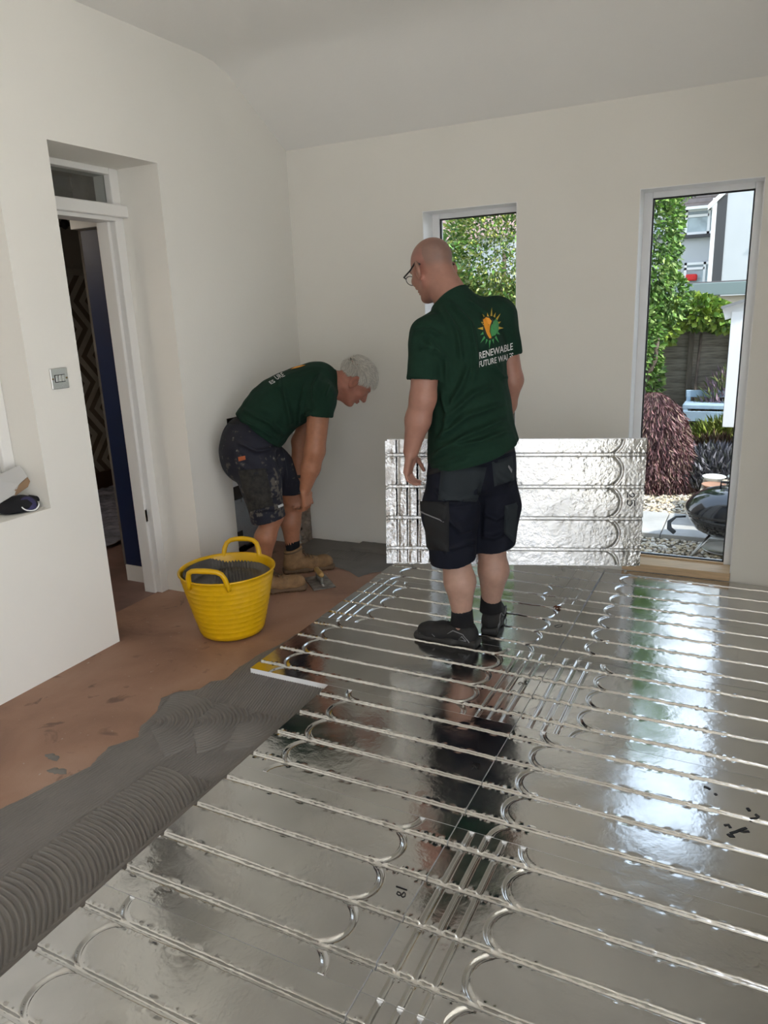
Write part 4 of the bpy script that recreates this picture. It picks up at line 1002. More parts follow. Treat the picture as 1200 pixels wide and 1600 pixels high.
# cargo shorts
F = Field((-1.48, 2.68, .24), (-.76, 3.42, 1.02), .0048)
hc = np.array([-1.10, 3.03, .88]); F.ell(hc, (.145, .182, .15), Rb1, .05); F.ell(hc-f1*.05+l1*.06+np.array([0, 0, -.07]), (.11, .10, .12), Rb1, .04); F.ell(hc-f1*.05-l1*.06+np.array([0, 0, -.07]), (.11, .10, .12), Rb1, .04)
hmL, hmR = U(708, 874, 2.95), U(770, 868, 3.11)
F.chain([hipL+np.array([0, 0, -.02]), U(703, 800, 2.93), hmL+np.array([0, 0, -.05])], [.112, .118, .100], .045); F.chain([hipR+np.array([0, 0, -.02]), U(772, 790, 3.12), hmR+np.array([0, 0, -.05])], [.110, .112, .098], .045)
e1 = U(668, 878, 2.92); 
for hm, (a, b) in ((hmL, ((672, 880), (746, 884))), (hmR, ((750, 872), (790, 866)))):
    p, q_ = U(*a, hm[1]), U(*b, hm[1]); nn = np.cross(q_-p, f1+l1*.2); nn = nn if nn[2] < 0 else -nn
    wv = Rb1[:, 1]*.0
    lo_ = np.array([-1.6, 2.5, .2]); hi_ = np.array([-.7, 3.6, .5])
    s = np.dot(hm-hc, l1)
    F.cut(hm, nn, .004, lo_, hi_) if s > 0 else None
    F.cone(hm+np.array([0, 0, .012]), hm+np.array([0, 0, -.06]), .080, .084, .004, 'sub')
FL2 = [([(690, 800), (720, 830), (744, 825)], .006, .012), ([(700, 860), (730, 848), (746, 850)], .005, .01), ([(755, 800), (775, 810), (795, 800)], .006, .012), ([(752, 835), (770, 840), (790, 832)], .006, .012), ([(700, 790), (735, 775), (748, 760)], .006, .012), ([(748, 740), (752, 790), (748, 860)], -.007, .012), ([(665, 840), (690, 850), (705, 870)], .004, .012), ([(775, 740), (800, 760)], .005, .01), ([(680, 765), (700, 785), (745, 788)], .004, .008)]
shorts, bT = garment('cargo_shorts', F, NAVY, man, FL2, .0018, 5)
px_patch('holster_pocket', bT, ((690, 728), (760, 730), (748, 784), (684, 782)), TEAL, man, .010)
px_patch('belt', bT, ((666, 735), (806, 694), (808, 704), (668, 743)), BLKC, man, .006, 30, 4)
px_patch('cargo_pocket', bT, ((661, 786), (702, 784), (702, 862), (668, 858)), BLKC, man, .012)
px_patch('pocket_flap', bT, ((659, 783), (702, 785), (697, 815), (660, 798)), BLKC, man, .018)
px_patch('flap_trim', bT, ((659, 797), (697, 813), (697, 817), (660, 801)), GREYT, man, .0195, 12, 2)
px_patch('back_pocket', bT, ((768, 722), (800, 712), (803, 750), (772, 760)), TEAL, man, .007)
px_patch('pocket_trim', bT, ((792, 724), (800, 734), (799, 743), (790, 727)), GREYT, man, .009, 4, 4)
px_patch('leg_pocket', bT, ((788, 790), (806, 785), (802, 848), (786, 832)), TEAL, man, .016)
px_patch('belt_loop', bT, ((770, 708), (777, 706), (778, 724), (771, 726)), NAVY, man, .010, 3, 6)
# socks and shoes
for an_, nm in ((anL, 0), (anR, 1)):
    m = MB(); a = an_+np.array([0, 0, .035]); m.tube([a, a*.5+an_*.5, an_+np.array([0, 0, -.04])], [.048, .049, .054], 18); m.build('sock', SOCK, man, True)
for o in [o for o in man.children]: seat(o.data, man)
SHB = M('black_mesh_upper', (.010, .010, .011), .75, bump=((300, .25),)); SHS = M('black_rubber', (.014, .014, .014), .6)
yl = math.atan2(.06, -1); yr = math.atan2(.95, -.15)
def heel_at(an_, yaw, back=.055): return np.array([an_[0]-math.cos(yaw)*back, an_[1]-math.sin(yaw)*back, 0.0])
make_shoe('shoe', man, heel_at(anL, yl, .072), yl, 'shoe', (SHB, SHS, GREYT), BLKC)
make_shoe('shoe', man, heel_at(anR, yr), yr, 'shoe', (SHB, SHS, GREYT), BLKC)

# ================================================================ BENDING MAN
f2 = nrm((.79, .61, 0)); r2 = np.array([f2[1], -f2[0], 0]); l2 = -r2
P0 = np.array([-2.50, 3.30, .86])
def S2(x, y, off=0.0): return onpl(x, y, P0+r2*off, r2)
man2 = empty('person', (-2.34, 3.36, FZ)); tag(man2, 'grey-haired man in dark green t-shirt bending over beside the yellow tub', 'person')
pel = S2(392, 684); mid = S2(430, 634); che = S2(478, 612); nk2 = S2(518, 597); hd2 = S2(553, 598)
s2R, s2L = S2(500, 622, .185), S2(498, 612, -.185)
e2R, w2R = S2(492, 704, .20), S2(477, 764, .17); e2L, w2L = S2(468, 690, -.14), S2(465, 760, -.12)
k2R, a2R = S2(427, 806, .12), S2(410, 905, .12); k2L, a2L = S2(460, 786, -.17), S2(458, 862, -.17)
a2R[2] = FZ+.13; a2L[2] = FZ+.13
hf2 = nrm(f2*.62+np.array([0, 0, -.80])); Rh2 = frame_from(x=hf2, z=nrm(f2*.80+np.array([0, 0, .62])))
F = Field((-2.85, 2.85, -.04), (-1.45, 4.05, 1.45), .0044)
Lg = head(F, hd2, Rh2, 1.0)
F.cone(Lg(-.025, 0, -.03), nk2, .058, .064, .03); F.cone(Lg(.03, 0, -.085), nk2+np.array([0, 0, -.05]), .03, .04, .03)
dn0 = nrm(np.cross(nrm(che-pel), r2)); dn0 = dn0 if dn0[2] > 0 else -dn0
F.chain([pel, mid-dn0*.03, che-dn0*.03, nk2], [.10, .09, .085, .058], .03); F.cone(s2R-dn0*.02, s2L-dn0*.02, .04, .04, .02)
F.chain([s2R, e2R, e2R*.55+w2R*.45, w2R], [.062, .055, .052, .032], .02); F.chain([s2L, e2L, e2L*.55+w2L*.45, w2L], [.054, .045, .042, .029], .02)
hand(F, w2R, nrm(w2R-e2R)*.6+f2*.25+np.array([0, 0, -.5]), -f2*.7+l2*.6, f2*.6+l2*.8, (.55, .7, .5), 1.0); hand(F, w2L, (f2*.1+np.array([0, 0, -1])), -f2*.3+r2*.7, f2, (.5, .7, .5), 1.0)
h2R, h2L = pel+r2*.09+np.array([0, 0, -.03]), pel+l2*.09+np.array([0, 0, -.03])
for hp, kn, an_ in ((h2R, k2R, a2R), (h2L, k2L, a2L)):
    calf = kn*.62+an_*.38-f2*.02; F.chain([hp, kn], [.085, .056], .03); F.chain([kn, calf, an_], [.053, .059, .037], .02); F.cone(an_, an_+np.array([0, 0, -.05]), .036, .036, .01)
V, Q = F.mesh(2); col = np.tile((.36, .155, .085), (len(V), 1))
q = (V-hd2)@Rh2; inh = np.linalg.norm(q, axis=1) < .17; col[inh] = (.42, .175, .12)
lips = inh*np.exp(-((q[:, 2]+.056)/.008)**2)*(q[:, 0] > .085); col = col*(1-.4*lips[:, None])+np.array((.3, .1, .08))*.4*lips[:, None]
eye = inh*(np.exp(-((q[:, 2]-.026)/.005)**2)*(q[:, 0] > .075)*(np.abs(q[:, 1]) > .015)*(np.abs(q[:, 1]) < .05)); col = col*(1-.6*eye[:, None])+np.array((.3, .25, .22))*.6*eye[:, None]
me = np_mesh('body', V, Q); point_col(me, col); link('body', me, SKIN2, man2, True)
b2 = bvh_of(V, Q)
# hair: short grey strands
HAIR = M('silver_hair', (.5, .47, .42), .5, attr=True); rg = np.random.default_rng(31)
m = MB(); hv = []; hf = []; hcol = []
cnt = 0
for _ in range(13000):
    d = rg.normal(size=3); d /= np.linalg.norm(d)
    if d[2] < -.35: continue
    p = np.array([-.014, 0, .046])+d*np.array([.099, .078, .086])
    x, y, z = p
    hairline = -.005+.085*np.clip((z-.02)/.06, 0, 1)*(1-.25*abs(y)/.08)
    if x > hairline: continue
    
    if z < -.03: continue
    if abs(y) > .062 and z < .035 and -.05 < x < .03: continue
    n = nrm(d/np.array([.099, .078, .086])); mix_ = np.clip((z-.02)/.07, 0, 1); cmb = np.array([.75, rg.normal()*.45, .15])*mix_+np.array([-.15, rg.normal()*.25, -.8])*(1-mix_)
    t = nrm(cmb-n*np.dot(cmb, n)); Ln = rg.uniform(.022, .03)+.022*mix_*rg.uniform(.6, 1.2)
    side = np.cross(n, t)*.0016; lift = rg.uniform(.25, .6)
    pts = [p-n*.003, p+t*Ln*.45+n*Ln*lift*.6, p+t*Ln*.95+n*Ln*lift*.55-np.array([0, 0, .002])]
    b0 = len(hv)
    for i_, pt in enumerate(pts):
        w_ = (1, .9, .25)[i_]; hv += [Lg(*(pt+side*w_)), Lg(*(pt-side*w_)), Lg(*(pt+n*.0016*w_))]
    for i_ in (0, 1):
        for a in range(3): hf.append((b0+i_*3+a, b0+i_*3+(a+1) % 3, b0+i_*3+3+(a+1) % 3, b0+i_*3+3+a))
    c_ = np.array((.80, .76, .68))*rg.uniform(.6, 1.15); hcol += [c_]*9
me = np_mesh('hair', np.array(hv), np.array(hf), False); point_col(me, np.array(hcol)); ho = link('hair', me, HAIR, man2); ho['kind'] = 'stuff'
# t-shirt
F = Field((-2.90, 2.90, .66), (-1.70, 3.95, 1.42), .0048)
ax_ = nrm(che-pel); dn = np.cross(ax_, r2); dn = dn if dn[2] > 0 else -dn
Rt = np.column_stack([ax_, r2, dn])
zR, zL = s2R+(e2R-s2R)*.34, s2L+(e2L-s2L)*.35
F.chain([s2R, zR+(e2R-s2R)*.08], [.085, .080], .035); F.chain([s2L, zL+(e2L-s2L)*.08], [.08, .072], .035)
F.cut(zR, e2R-s2R, .004, zR-.2, zR+.2); F.cut(zL, e2L-s2L, .004, zL-.2, zL+.2)
F.cone(zR+(s2R-e2R)*.05, zR+(e2R-s2R)*.2, .066, .070, .004, 'sub')
F.ell(che+dn*.0, (.20, .195, .135), Rt, .04); F.ell(mid-dn*.01, (.24, .188, .155), Rt, .06); F.ell(pel+ax_*.05, (.18, .182, .150), Rt, .05)
F.cone(s2R+l2*.03, s2L+r2*.03, .078, .078, .05); F.cone(nk2-ax_*.04, s2R+l2*.03, .068, .062, .03); F.cone(nk2-ax_*.04, s2L+r2*.03, .068, .062, .03)
ha, hb = S2(358, 640), S2(434, 696); hn = nrm(np.cross(hb-ha, r2)); hn = hn if np.dot(hn, pel-che) > 0 else -hn
F.cut(ha+hn*.0, hn, .004)
F.ell(nk2+nrm(hd2-nk2)*.03, (.04, .066, .06), frame_from(x=nrm(hd2-nk2), z=UPV), .006, 'sub')
FB1 = [([(500, 585), (490, 605), (492, 640)], .006, .012), ([(515, 600), (505, 625)], .005, .01), ([(478, 600), (470, 640), (462, 680)], .006, .013), ([(380, 640), (420, 660), (450, 690)], .006, .013), ([(375, 655), (410, 672), (436, 690)], .005, .01), ([(440, 590), (450, 640), (455, 670)], .005, .014), ([(470, 655), (485, 645), (500, 660)], .004, .01)]
sh2, bS2 = garment('t_shirt', F, TSHIRT, man2, FB1, .0024, 13)
px_text('lettering', bS2, 'URE', (433, 594), (446, 588), (-5, -5.5), PRT_W, man2, .003); px_text('lettering', bS2, 'ES', (424, 601), (431, 597.5), (-4, -4), PRT_W, man2, .003)
px_poly('sun_emblem', bS2, [[(454, 577.5), (462, 573.5), (470, 571.5), (478, 571), (470, 574), (462, 576)]], PRT_O, man2, .003)
m = MB(); Rn = frame_from(x=nrm(hd2-nk2), z=UPV); cc = nk2+nrm(hd2-nk2)*.012
m.tube([cc+Rn@np.array([.004, .068*math.cos(a), .064*math.sin(a)]) for a in np.linspace(0, 2*math.pi, 33)[:-1]], .0075, 8, True); m.build('collar', TSHIRT, man2, True)
# shorts with paint splashes
F = Field((-2.90, 2.95, .20), (-2.0, 3.95, 1.10), .0048)
F.ell(pel-ax_*.02, (.15, .182, .140), Rt, .05); F.ell(pel+np.array([0, 0, -.10])-f2*.03, (.15, .175, .16), np.column_stack([f2, l2, UPV]), .05)
m2R, m2L = S2(421, 812, .125), S2(462, 768, -.16)
F.chain([h2R, (h2R+m2R)/2, m2R+np.array([0, 0, -.04])], [.112, .108, .094], .04); F.chain([h2L, (h2L+m2L)/2, m2L+np.array([0, 0, -.04])], [.112, .105, .09], .04)
nR = nrm(m2R-h2R)*.6+np.array([0, 0, -.6])+f2*.12
sep = (m2R+m2L)/2
F.cut(m2R, nR, .004, np.array([-2.95, 2.9, .15]), m2R+np.array([.3, .16, .12]))
F.cut(m2L, (0, 0, -1), .004, m2L+np.array([-.16, -.12, -.3]), m2L+np.array([.25, .3, .05]))
F.cone(m2R+np.array([0, 0, .015]), m2R+np.array([0, 0, -.08]), .078, .082, .004, 'sub'); F.cone(m2L+np.array([0, 0, .012]), m2L+np.array([0, 0, -.08]), .075, .078, .004, 'sub')
wa, wb = S2(364, 630), S2(440, 680); F.cut((wa+wb)/2+ax_*.06, ax_, .004)
def splash(V):
    r = np.random.default_rng(3); c = np.tile((.007, .008, .018), (len(V), 1)); n = np.zeros(len(V)); n2 = np.zeros(len(V))
    for _ in range(14): k = r.normal(size=3)*70; n += np.sin(V@k+r.uniform(0, 6.28)); k = r.normal(size=3)*190; n2 += np.sin(V@k+r.uniform(0, 6.28))
    zone = np.clip((.80-V[:, 2])/.22, 0, 1)*np.clip((V@r2-(P0@r2)-.02)/.08, 0, 1); m_ = np.clip((n/5+n2/6+zone*1.0-1.3)*2.2, 0, .6)[:, None]
    c = c*(1-m_)+np.array((.16, .14, .11))*m_
    dts = np.clip((n2/6+n/9-1.55)*6, 0, .7)[:, None]; return c*(1-dts)+np.array((.42, .42, .40))*dts
PNAVY = M('paint_spattered_navy', (.01, .012, .03), .8, attr=True, bump=((600, .15),))
so2, bT2 = garment('work_shorts', F, PNAVY, man2, [([(370, 720), (395, 740), (430, 735)], .006, .012), ([(385, 770), (410, 780), (440, 770)], .006, .012), ([(440, 700), (447, 740), (446, 790)], .004, .01), ([(372, 690), (400, 705), (440, 700)], .006, .012), ([(395, 800), (420, 795), (445, 795)], .005, .01)], .002, 15, colfn=splash)
px_patch('leg_pocket', bT2, ((372, 735), (415, 732), (428, 790), (390, 800)), M('dark_pocket_spattered', (.012, .012, .014), .85, var=(45, .6), hue2=(.035, .032, .027)), man2, .010)
px_patch('logo_tab', bT2, ((434, 790), (446, 785), (447, 789), (435, 794)), PRT_W, man2, .004, 8, 3)
px_patch('orange_label', bT2, ((372, 714), (383, 712), (384, 718), (373, 721)), M('orange_label', (.35, .09, .03), .8), man2, .004, 4, 4)
px_patch('waistband', bT2, ((356, 652), (375, 655), (374, 664), (354, 662)), BLKC, man2, .005, 5, 3)
for an_ in (a2R, a2L):
    m = MB(); m.tube([an_+np.array([0, 0, .075]), an_+np.array([0, 0, .03]), an_+np.array([0, 0, -.04])], [.046, .042, .040], 18); m.build('sock', SOCK, man2, True)
# watch on the far wrist
w_ = w2L*.75+e2L*.25; dw = nrm(w2L-e2L); Rw = frame_from(x=r2, z=dw)
wt = MB(); wt.tube([w_+Rw@np.array([.040*math.cos(a), .038*math.sin(a), 0]) for a in np.linspace(0, 2*math.pi, 25)[:-1]], .009, 8, True); wt.build('wristwatch', BLACKP, man2, True)
for o in [o for o in man2.children]: seat(o.data, man2)
BTL = M('tan_boot_leather', (.25, .145, .065), .75, var=(30, .25), bump=((120, .2),)); BTS = M('brown_boot_sole', (.14, .085, .045), .7); BTC = M('boot_collar', (.12, .075, .04), .8)
yb = math.atan2(f2[1], f2[0])
def heel2(an_, yaw): return np.array([an_[0]-math.cos(yaw)*.06, an_[1]-math.sin(yaw)*.06, FZ])
make_shoe('boot', man2, heel2(a2R, yb-.05), yb-.05, 'boot', (BTL, BTS, BTC), BTC)
make_shoe('boot', man2, heel2(a2L, yb+.05), yb+.05, 'boot', (BTL, BTS, BTC), BTC)

# ================================================================ CARRIED PANELS
ca_ = np.array([[-1.549, 3.096, .905], [-.432, 3.535, .88], [-.430, 3.495, .281], [-1.547, 3.056, .307]]); pc = ca_.mean(0)
exx = nrm(ca_[1]-ca_[0]); ezz = nrm(ca_[0]-ca_[3]); nzz = np.cross(exx, ezz)
if nzz[1] > 0: nzz = -nzz
def held(loc_, label, sub):
    p = empty('carried_insulation_panel'); tag(p, label, 'insulation panel', 'foil panels carried by the standing man')
    # local x -> photo left (loops at the photo's right end), local z -> towards the camera
    R = np.column_stack([-exx, np.cross(nzz, -exx), nzz]); mt = Matrix.Identity(4)
    for i in range(3):
        for j in range(3): mt[i][j] = R[i, j]
        mt[i][3] = loc_[i]
    p.matrix_world = mt
    fm = foil_mesh('foil', PL, 'lo', 'hi', FOILV); link('foil', fm, None, p); link('core', FULL_CORE, None, p)
    return p
pa = held(pc, 'upright shiny foil panel marked 25 carried in front of the standing man', 1)
pb = held(pc-nzz*.032-exx*.012-ezz*.012, 'second foil panel tucked behind the carried panel marked 25', 2)
bpy.context.view_layer.update()
cz = (960, 560, 4.2125); plq = (pc+nzz*.0015, nzz)
def rot_digit(pts, x0, x1, y0, y1): return px(cz, [(x0+(1-b)*(x1-x0), y0+a*(y1-y0)) for a, b in pts])
ink(pa, [rot_digit([(0, .25), (.25, .03), (.7, .0), (.9, .25), (.6, .6), (0, 1), (1, 1)], 86, 130, 884, 918)], .0055, plq)
ink(pa, [rot_digit([(1, 0), (.1, 0), (.05, .42), (.6, .36), (1, .62), (.7, 1), (.0, .92)], 86, 134, 932, 972)], .0055, plq)
# ================================================================ GARDEN
GZ = -.15
def leaf_mesh(name, P, D, size, cols, aspect=.5, fold=.25, rng=None):
    """P: positions, D: pointing directions; one folded diamond per leaf"""
    rng = rng or np.random.default_rng(1); n = len(P); D = D/np.linalg.norm(D, axis=1, keepdims=True)
    a = rng.normal(size=(n, 3)); S = np.cross(D, a); S /= np.linalg.norm(S, axis=1, keepdims=True); Nn = np.cross(S, D)
    s = (size*rng.uniform(.6, 1.35, n))[:, None]
    v0 = P; v1 = P+D*s*.5+S*s*aspect*.5+Nn*s*fold*.4; v2 = P+D*s-Nn*s*fold*.5; v3 = P+D*s*.5-S*s*aspect*.5+Nn*s*fold*.4
    V = np.stack([v0, v1, v2, v3], 1).reshape(-1, 3); i = np.arange(n)*4
    T = np.concatenate([np.stack([i, i+1, i+2], 1), np.stack([i, i+2, i+3], 1)])
    me = np_mesh(name, V, T, False); c = np.array(cols)[rng.integers(0, len(cols), n)]*rng.uniform(.75, 1.25, (n, 1)); point_col(me, np.repeat(c, 4, 0)); return me
LEAFM = M('leaf', (.1, .2, .05), .5, attr=True, spec=.4)
BARK = M('bark', (.13, .10, .08), .9, var=(20, .4), bump=((30, .6),))
def plant(name, label, cat, base, P, D, size, cols, aspect=.5, stems=None, group=None, seed=1, fold=.25):
    r = empty(name, base); tag(r, label, cat, group); off = np.array(base)
    me = leaf_mesh('foliage', P-off, D, size, cols, aspect, fold, np.random.default_rng(seed)); me.materials.append(LEAFM)
    f = link('foliage', me, None, r); f['kind'] = 'stuff'
    if stems:
        m = MB()
        for pts, rad in stems: m.tube([np.array(q)-off for q in pts], rad, 6)
        m.build('stem', BARK, r, True)
    return r
struct(box('garden_ground', M('garden_soil', (.11, .09, .06), .9, var=(4, .3), bump=((12, .5),)), None, -16, 12, BY+.3, 11.7, GZ-.3, GZ))
struct(box('ground_beyond', M('far_grass', (.10, .14, .05), .9, var=(2, .3)), None, -40, 30, 11.7, 70, -.6, -.3))
struct(box('ground_rear', M('pale_paving', (.62, .59, .52), .85, var=(3, .1)), None, -25, 25, -22, RY-.3, -.4, GZ))
struct(box('ground_side', M('pale_paving_side', (.62, .59, .52), .85, var=(3, .1)), None, RX+.3, 25, RY-.3, BY+.3, -.4, GZ))
# paving slabs (each is a piece)
PAV = M('concrete_slab', (.42, .41, .39), .85, var=(7, .12), bump=((60, .15),))
pv = struct(box('garden_path', M('path_sand', (.3, .27, .22), .9), None, -1.75, 1.3, 5.33, 5.93, GZ, GZ+.008))
for k in range(5): box('paving_slab', PAV, pv, -1.74+k*.606, -1.74+k*.606+.6, 5.335, 5.925, GZ+.004, GZ+.04, .006)
# gravel
GR = M('gravel', (.5, .42, .3), .8, attr=True); rg = np.random.default_rng(5)
n = 9000; gx = rg.uniform(-1.9, .6, n); gy = np.where(rg.random(n) < .4, rg.uniform(4.5, 5.34, n), rg.uniform(5.92, 7.1, n)); gs = rg.uniform(.008, .017, n)
phi = (1+5**.5)/2
ico = np.array([(-1, phi, 0), (1, phi, 0), (-1, -phi, 0), (1, -phi, 0), (0, -1, phi), (0, 1, phi), (0, -1, -phi), (0, 1, -phi), (phi, 0, -1), (phi, 0, 1), (-phi, 0, -1), (-phi, 0, 1)])/1.9
icf = np.array([(0, 11, 5), (0, 5, 1), (0, 1, 7), (0, 7, 10), (0, 10, 11), (1, 5, 9), (5, 11, 4), (11, 10, 2), (10, 7, 6), (7, 1, 8), (3, 9, 4), (3, 4, 2), (3, 2, 6), (3, 6, 8), (3, 8, 9), (4, 9, 5), (2, 4, 11), (6, 2, 10), (8, 6, 7), (9, 8, 1)])
sc = np.stack([rg.uniform(.8, 1.5, n), rg.uniform(.7, 1.2, n), rg.uniform(.5, .8, n)], 1)*gs[:, None]
an = rg.uniform(0, 6.28, n); L3 = ico[None]*sc[:, None, :]
RX_ = L3[..., 0]*np.cos(an)[:, None]-L3[..., 1]*np.sin(an)[:, None]; RY_ = L3[..., 0]*np.sin(an)[:, None]+L3[..., 1]*np.cos(an)[:, None]
V = np.stack([RX_+gx[:, None], RY_+gy[:, None], L3[..., 2]+GZ+.004], -1).reshape(-1, 3)
T_ = (icf[None]+(np.arange(n)*12)[:, None, None]).reshape(-1, 3); me = np_mesh('gravel', V, T_, False)
gc = np.array([(.62, .52, .36), (.5, .4, .28), (.7, .63, .5), (.42, .36, .3), (.75, .7, .62)])[rg.integers(0, 5, n)]; point_col(me, np.repeat(gc, 12, 0)); me.materials.append(GR)
tag(link('gravel', me), 'pale golden gravel covering the garden ground outside the window', 'gravel', kind='stuff')
# kettle barbecue
ENAM = M('black_enamel', (.008, .009, .014), .12, coat=.6)
bq = empty('kettle_barbecue', (-.10, 5.17, GZ)); tag(bq, 'black kettle barbecue standing on the slabs outside the window', 'barbecue')
RBQ = .265; bz = .295
MB().lathe([(0, bz-.19), (.12, bz-.17), (.2, bz-.125), (.245, bz-.06), (RBQ, bz)], 40).build('bowl', ENAM, bq, True)
MB().lathe([(RBQ+.006, bz-.012), (RBQ+.008, bz+.006), (.258, bz+.04), (.225, bz+.085), (.17, bz+.122), (.1, bz+.143), (0, bz+.15)], 40).build('lid', ENAM, bq, True)
MB().tube([(RBQ*math.cos(a), RBQ*math.sin(a), bz-.004) for a in np.linspace(0, 2*math.pi, 41)[:-1]], .008, 8, True).build('rim', ENAM, bq, True)
hnd = MB().tube([(-RBQ+.01, -.06, bz-.05), (-RBQ-.05, -.07, bz-.055), (-RBQ-.09, -.085, bz-.09), (-RBQ-.085, -.10, bz-.13), (-RBQ-.05, -.12, bz-.15)], [.007, .008, .014, .017, .015], 10); hnd.build('side_handle', M('grey_handle', (.06, .07, .08), .5), bq, True)
MB().tube([(-.06, 0, bz+.14), (-.06, 0, bz+.185), (.06, 0, bz+.185), (.06, 0, bz+.14)], .008, 8).build('lid_handle', ENAM, bq, True)
MB().lathe([(0, 0), (.045, 0), (.045, .003), (0, .004)], 20, (-.02, -.10, bz+.136), np.array(Matrix.Rotation(math.radians(22), 3, 'X'))).build('vent', CHROME, bq, True)
ALU = M('aluminium_leg', (.6, .6, .58), .35, 1)
for a in (222, 330, 90):
    c, s_ = math.cos(math.radians(a)), math.sin(math.radians(a))
    MB().tube([(.13*c, .13*s_, bz-.155), (.28*c, .28*s_, 0)], .010, 8).build('leg', ALU, bq, True)
MB().lathe([(0, .012), (.13, .014), (.15, .03), (.146, .032), (0, .022)], 24).build('ash_tray', ALU, bq, True)
# slatted garden table with dishes, behind the barbecue
TBW = M('weathered_timber', (.42, .36, .28), .8, var=(8, .2), stretch=(8, 1, 8))
tb = empty('garden_table', (-.17, 5.98, GZ)); tag(tb, 'low weathered timber table behind the barbecue', 'table')
for k in range(5): box('plank', TBW, tb, -.16+k*.092, -.16+k*.092+.086, -.42, .42, .20, .225, .004)
for x in (-.13, .25):
    for y in (-.3, .35): box('leg', TBW, tb, x-.025, x+.025, y-.025, y+.025, .04 if y < 0 else 0, .20)
def dish(x, y, z, r, h, mat, label):
    dd = empty('dish', (x, y, z)); tag(dd, label, 'dish')
    MB().lathe([(0, 0), (r*.6, 0), (r*.95, h*.8), (r, h), (r*.93, h), (r*.6, .008), (0, .008)], 28).build('bowl', mat, dd, True)
    MB().tube([(r*math.cos(a), r*math.sin(a), h) for a in np.linspace(0, 2*math.pi, 29)[:-1]], .004, 6, True).build('rim', mat, dd, True)
TERR = M('terracotta', (.36, .2, .13), .8)
dish(-.25, 6.30, GZ+.225, .085, .04, UPVC, 'white round dish at the far end of the garden table')
dish(-.24, 6.08, GZ+.225, .085, .025, TERR, 'terracotta saucer on the garden table nearer the window')
dish(-.02, 6.20, GZ+.225, .13, .07, M('grey_tray', (.2, .22, .22), .5), 'grey tray on the garden table beside the kettle lid')
# fence
FEN = M('weathered_fence', (.24, .215, .175), .9, var=(7, .45), stretch=(1, 6, 9), bump=((40, .3),)); FPOST = M('fence_post', (.13, .11, .085), .9, var=(10, .3), stretch=(6, 6, 1))
fe = empty('lap_fence', (-1.5, 8.3, GZ)); tag(fe, 'weathered dark lap panel fence at the end of the garden', 'fence')
FY = 8.3; FT = 1.40
edges = [-5.2, -3.9, -2.6, -1.75, -1.03, -.64, -.27, .3, 1.2, 2.6]
sm_ = {}
for a, b in zip(edges[:-1], edges[1:]):
    wd = round(b-a-.05, 3)
    for k in range(11):
        z0 = .06+k*.122
        if wd not in sm_:
            m = MB().obox((0, 0, 0), (wd/2, .006, .07), np.array(Matrix.Rotation(math.radians(10), 3, 'X'))); me = bpy.data.meshes.new('slat'); me.from_pydata(m.v, [], m.f); me.update(); me.materials.append(FEN); sm_[wd] = me
        o = link('slat', sm_[wd], None, fe); o.location = ((a+b)/2+1.5, 0, z0+.06)
for x in edges: box('post', FPOST, fe, x+1.5-.025, x+1.5+.025, -.05, .04, 0, FT+.07, .004)
# hedge / climber
GREENS = [(.13, .27, .04), (.09, .20, .035), (.20, .36, .07), (.06, .13, .03), (.30, .42, .12)]
rg = np.random.default_rng(11)
def cloud(c, r, n, up=.3, shell=.5):
    d = rg.normal(size=(n, 3)); d /= np.linalg.norm(d, axis=1, keepdims=True); rad = rg.uniform(shell, 1, (n, 1))**.6
    P = np.array(c)+d*rad*np.array(r); D = d+rg.normal(size=(n, 3))*.5; D[:, 2] += up; return P, D
def multi(blobs, up=.2, shell=.5):
    Ps, Ds = zip(*[cloud(c, r, n, up, shell) for c, r, n in blobs]); return np.concatenate(Ps), np.concatenate(Ds)
P, D = multi([((-1.02, 7.55, 2.05), (.30, .35, .75), 5200), ((-1.15, 7.5, 1.15), (.32, .35, .65), 4000), ((-.95, 7.75, 2.9), (.45, .45, .6), 3500), ((-.98, 7.6, .75), (.16, .2, .35), 1000), ((-.8, 7.75, 1.5), (.16, .2, .22), 700)], -.3)
plant('climbing_shrub', 'tall leafy green climber filling the left half of the tall right window', 'shrub', (-1.15, 7.55, GZ), P, D, .055, GREENS, .55, [([(-1.15, 7.6, GZ), (-1.05, 7.6, .8), (-1.1, 7.6, 2.2)], [.05, .04, .02])], seed=2)
P, D = multi([((-.66, 8.12, 1.36), (.36, .2, .15), 2200), ((-.28, 8.15, 1.26), (.26, .16, .09), 900), ((-.9, 8.0, 1.25), (.16, .2, .2), 600)], -.2)
plant('ivy', 'bright green ivy spilling over the fence top', 'ivy', (-.6, 8.15, GZ), P, D, .06, [(.28, .40, .05), (.18, .32, .05), (.36, .46, .09), (.10, .2, .03)], .8, [([(-.6, 8.2, GZ), (-.55, 8.22, 1.15)], [.02, .012])], seed=3)
P, D = multi([((-2.35, 7.3, 2.0), (.55, .5, .75), 9500), ((-2.5, 7.2, 1.2), (.6, .45, .6), 6000), ((-2.0, 7.5, 2.7), (.5, .4, .5), 3000), ((-2.95, 7.35, 1.55), (.3, .3, .35), 1200)], -.1)
plant('hedge_shrub', 'dense yellow green shrub behind the window by the bald man', 'shrub', (-2.4, 7.3, GZ), P, D, .05, GREENS+[(.45, .50, .12), (.5, .55, .25), (.4, .42, .1)], .5, [([(-2.4, 7.3, GZ), (-2.35, 7.3, 1.0), (-2.3, 7.3, 2.0)], [.06, .05, .02])], seed=4)
P, D = multi([((-3.05, 6.9, 2.15), (.15, .2, .5), 170), ((-2.85, 6.85, 1.95), (.25, .2, .3), 90)], -.4, .2)
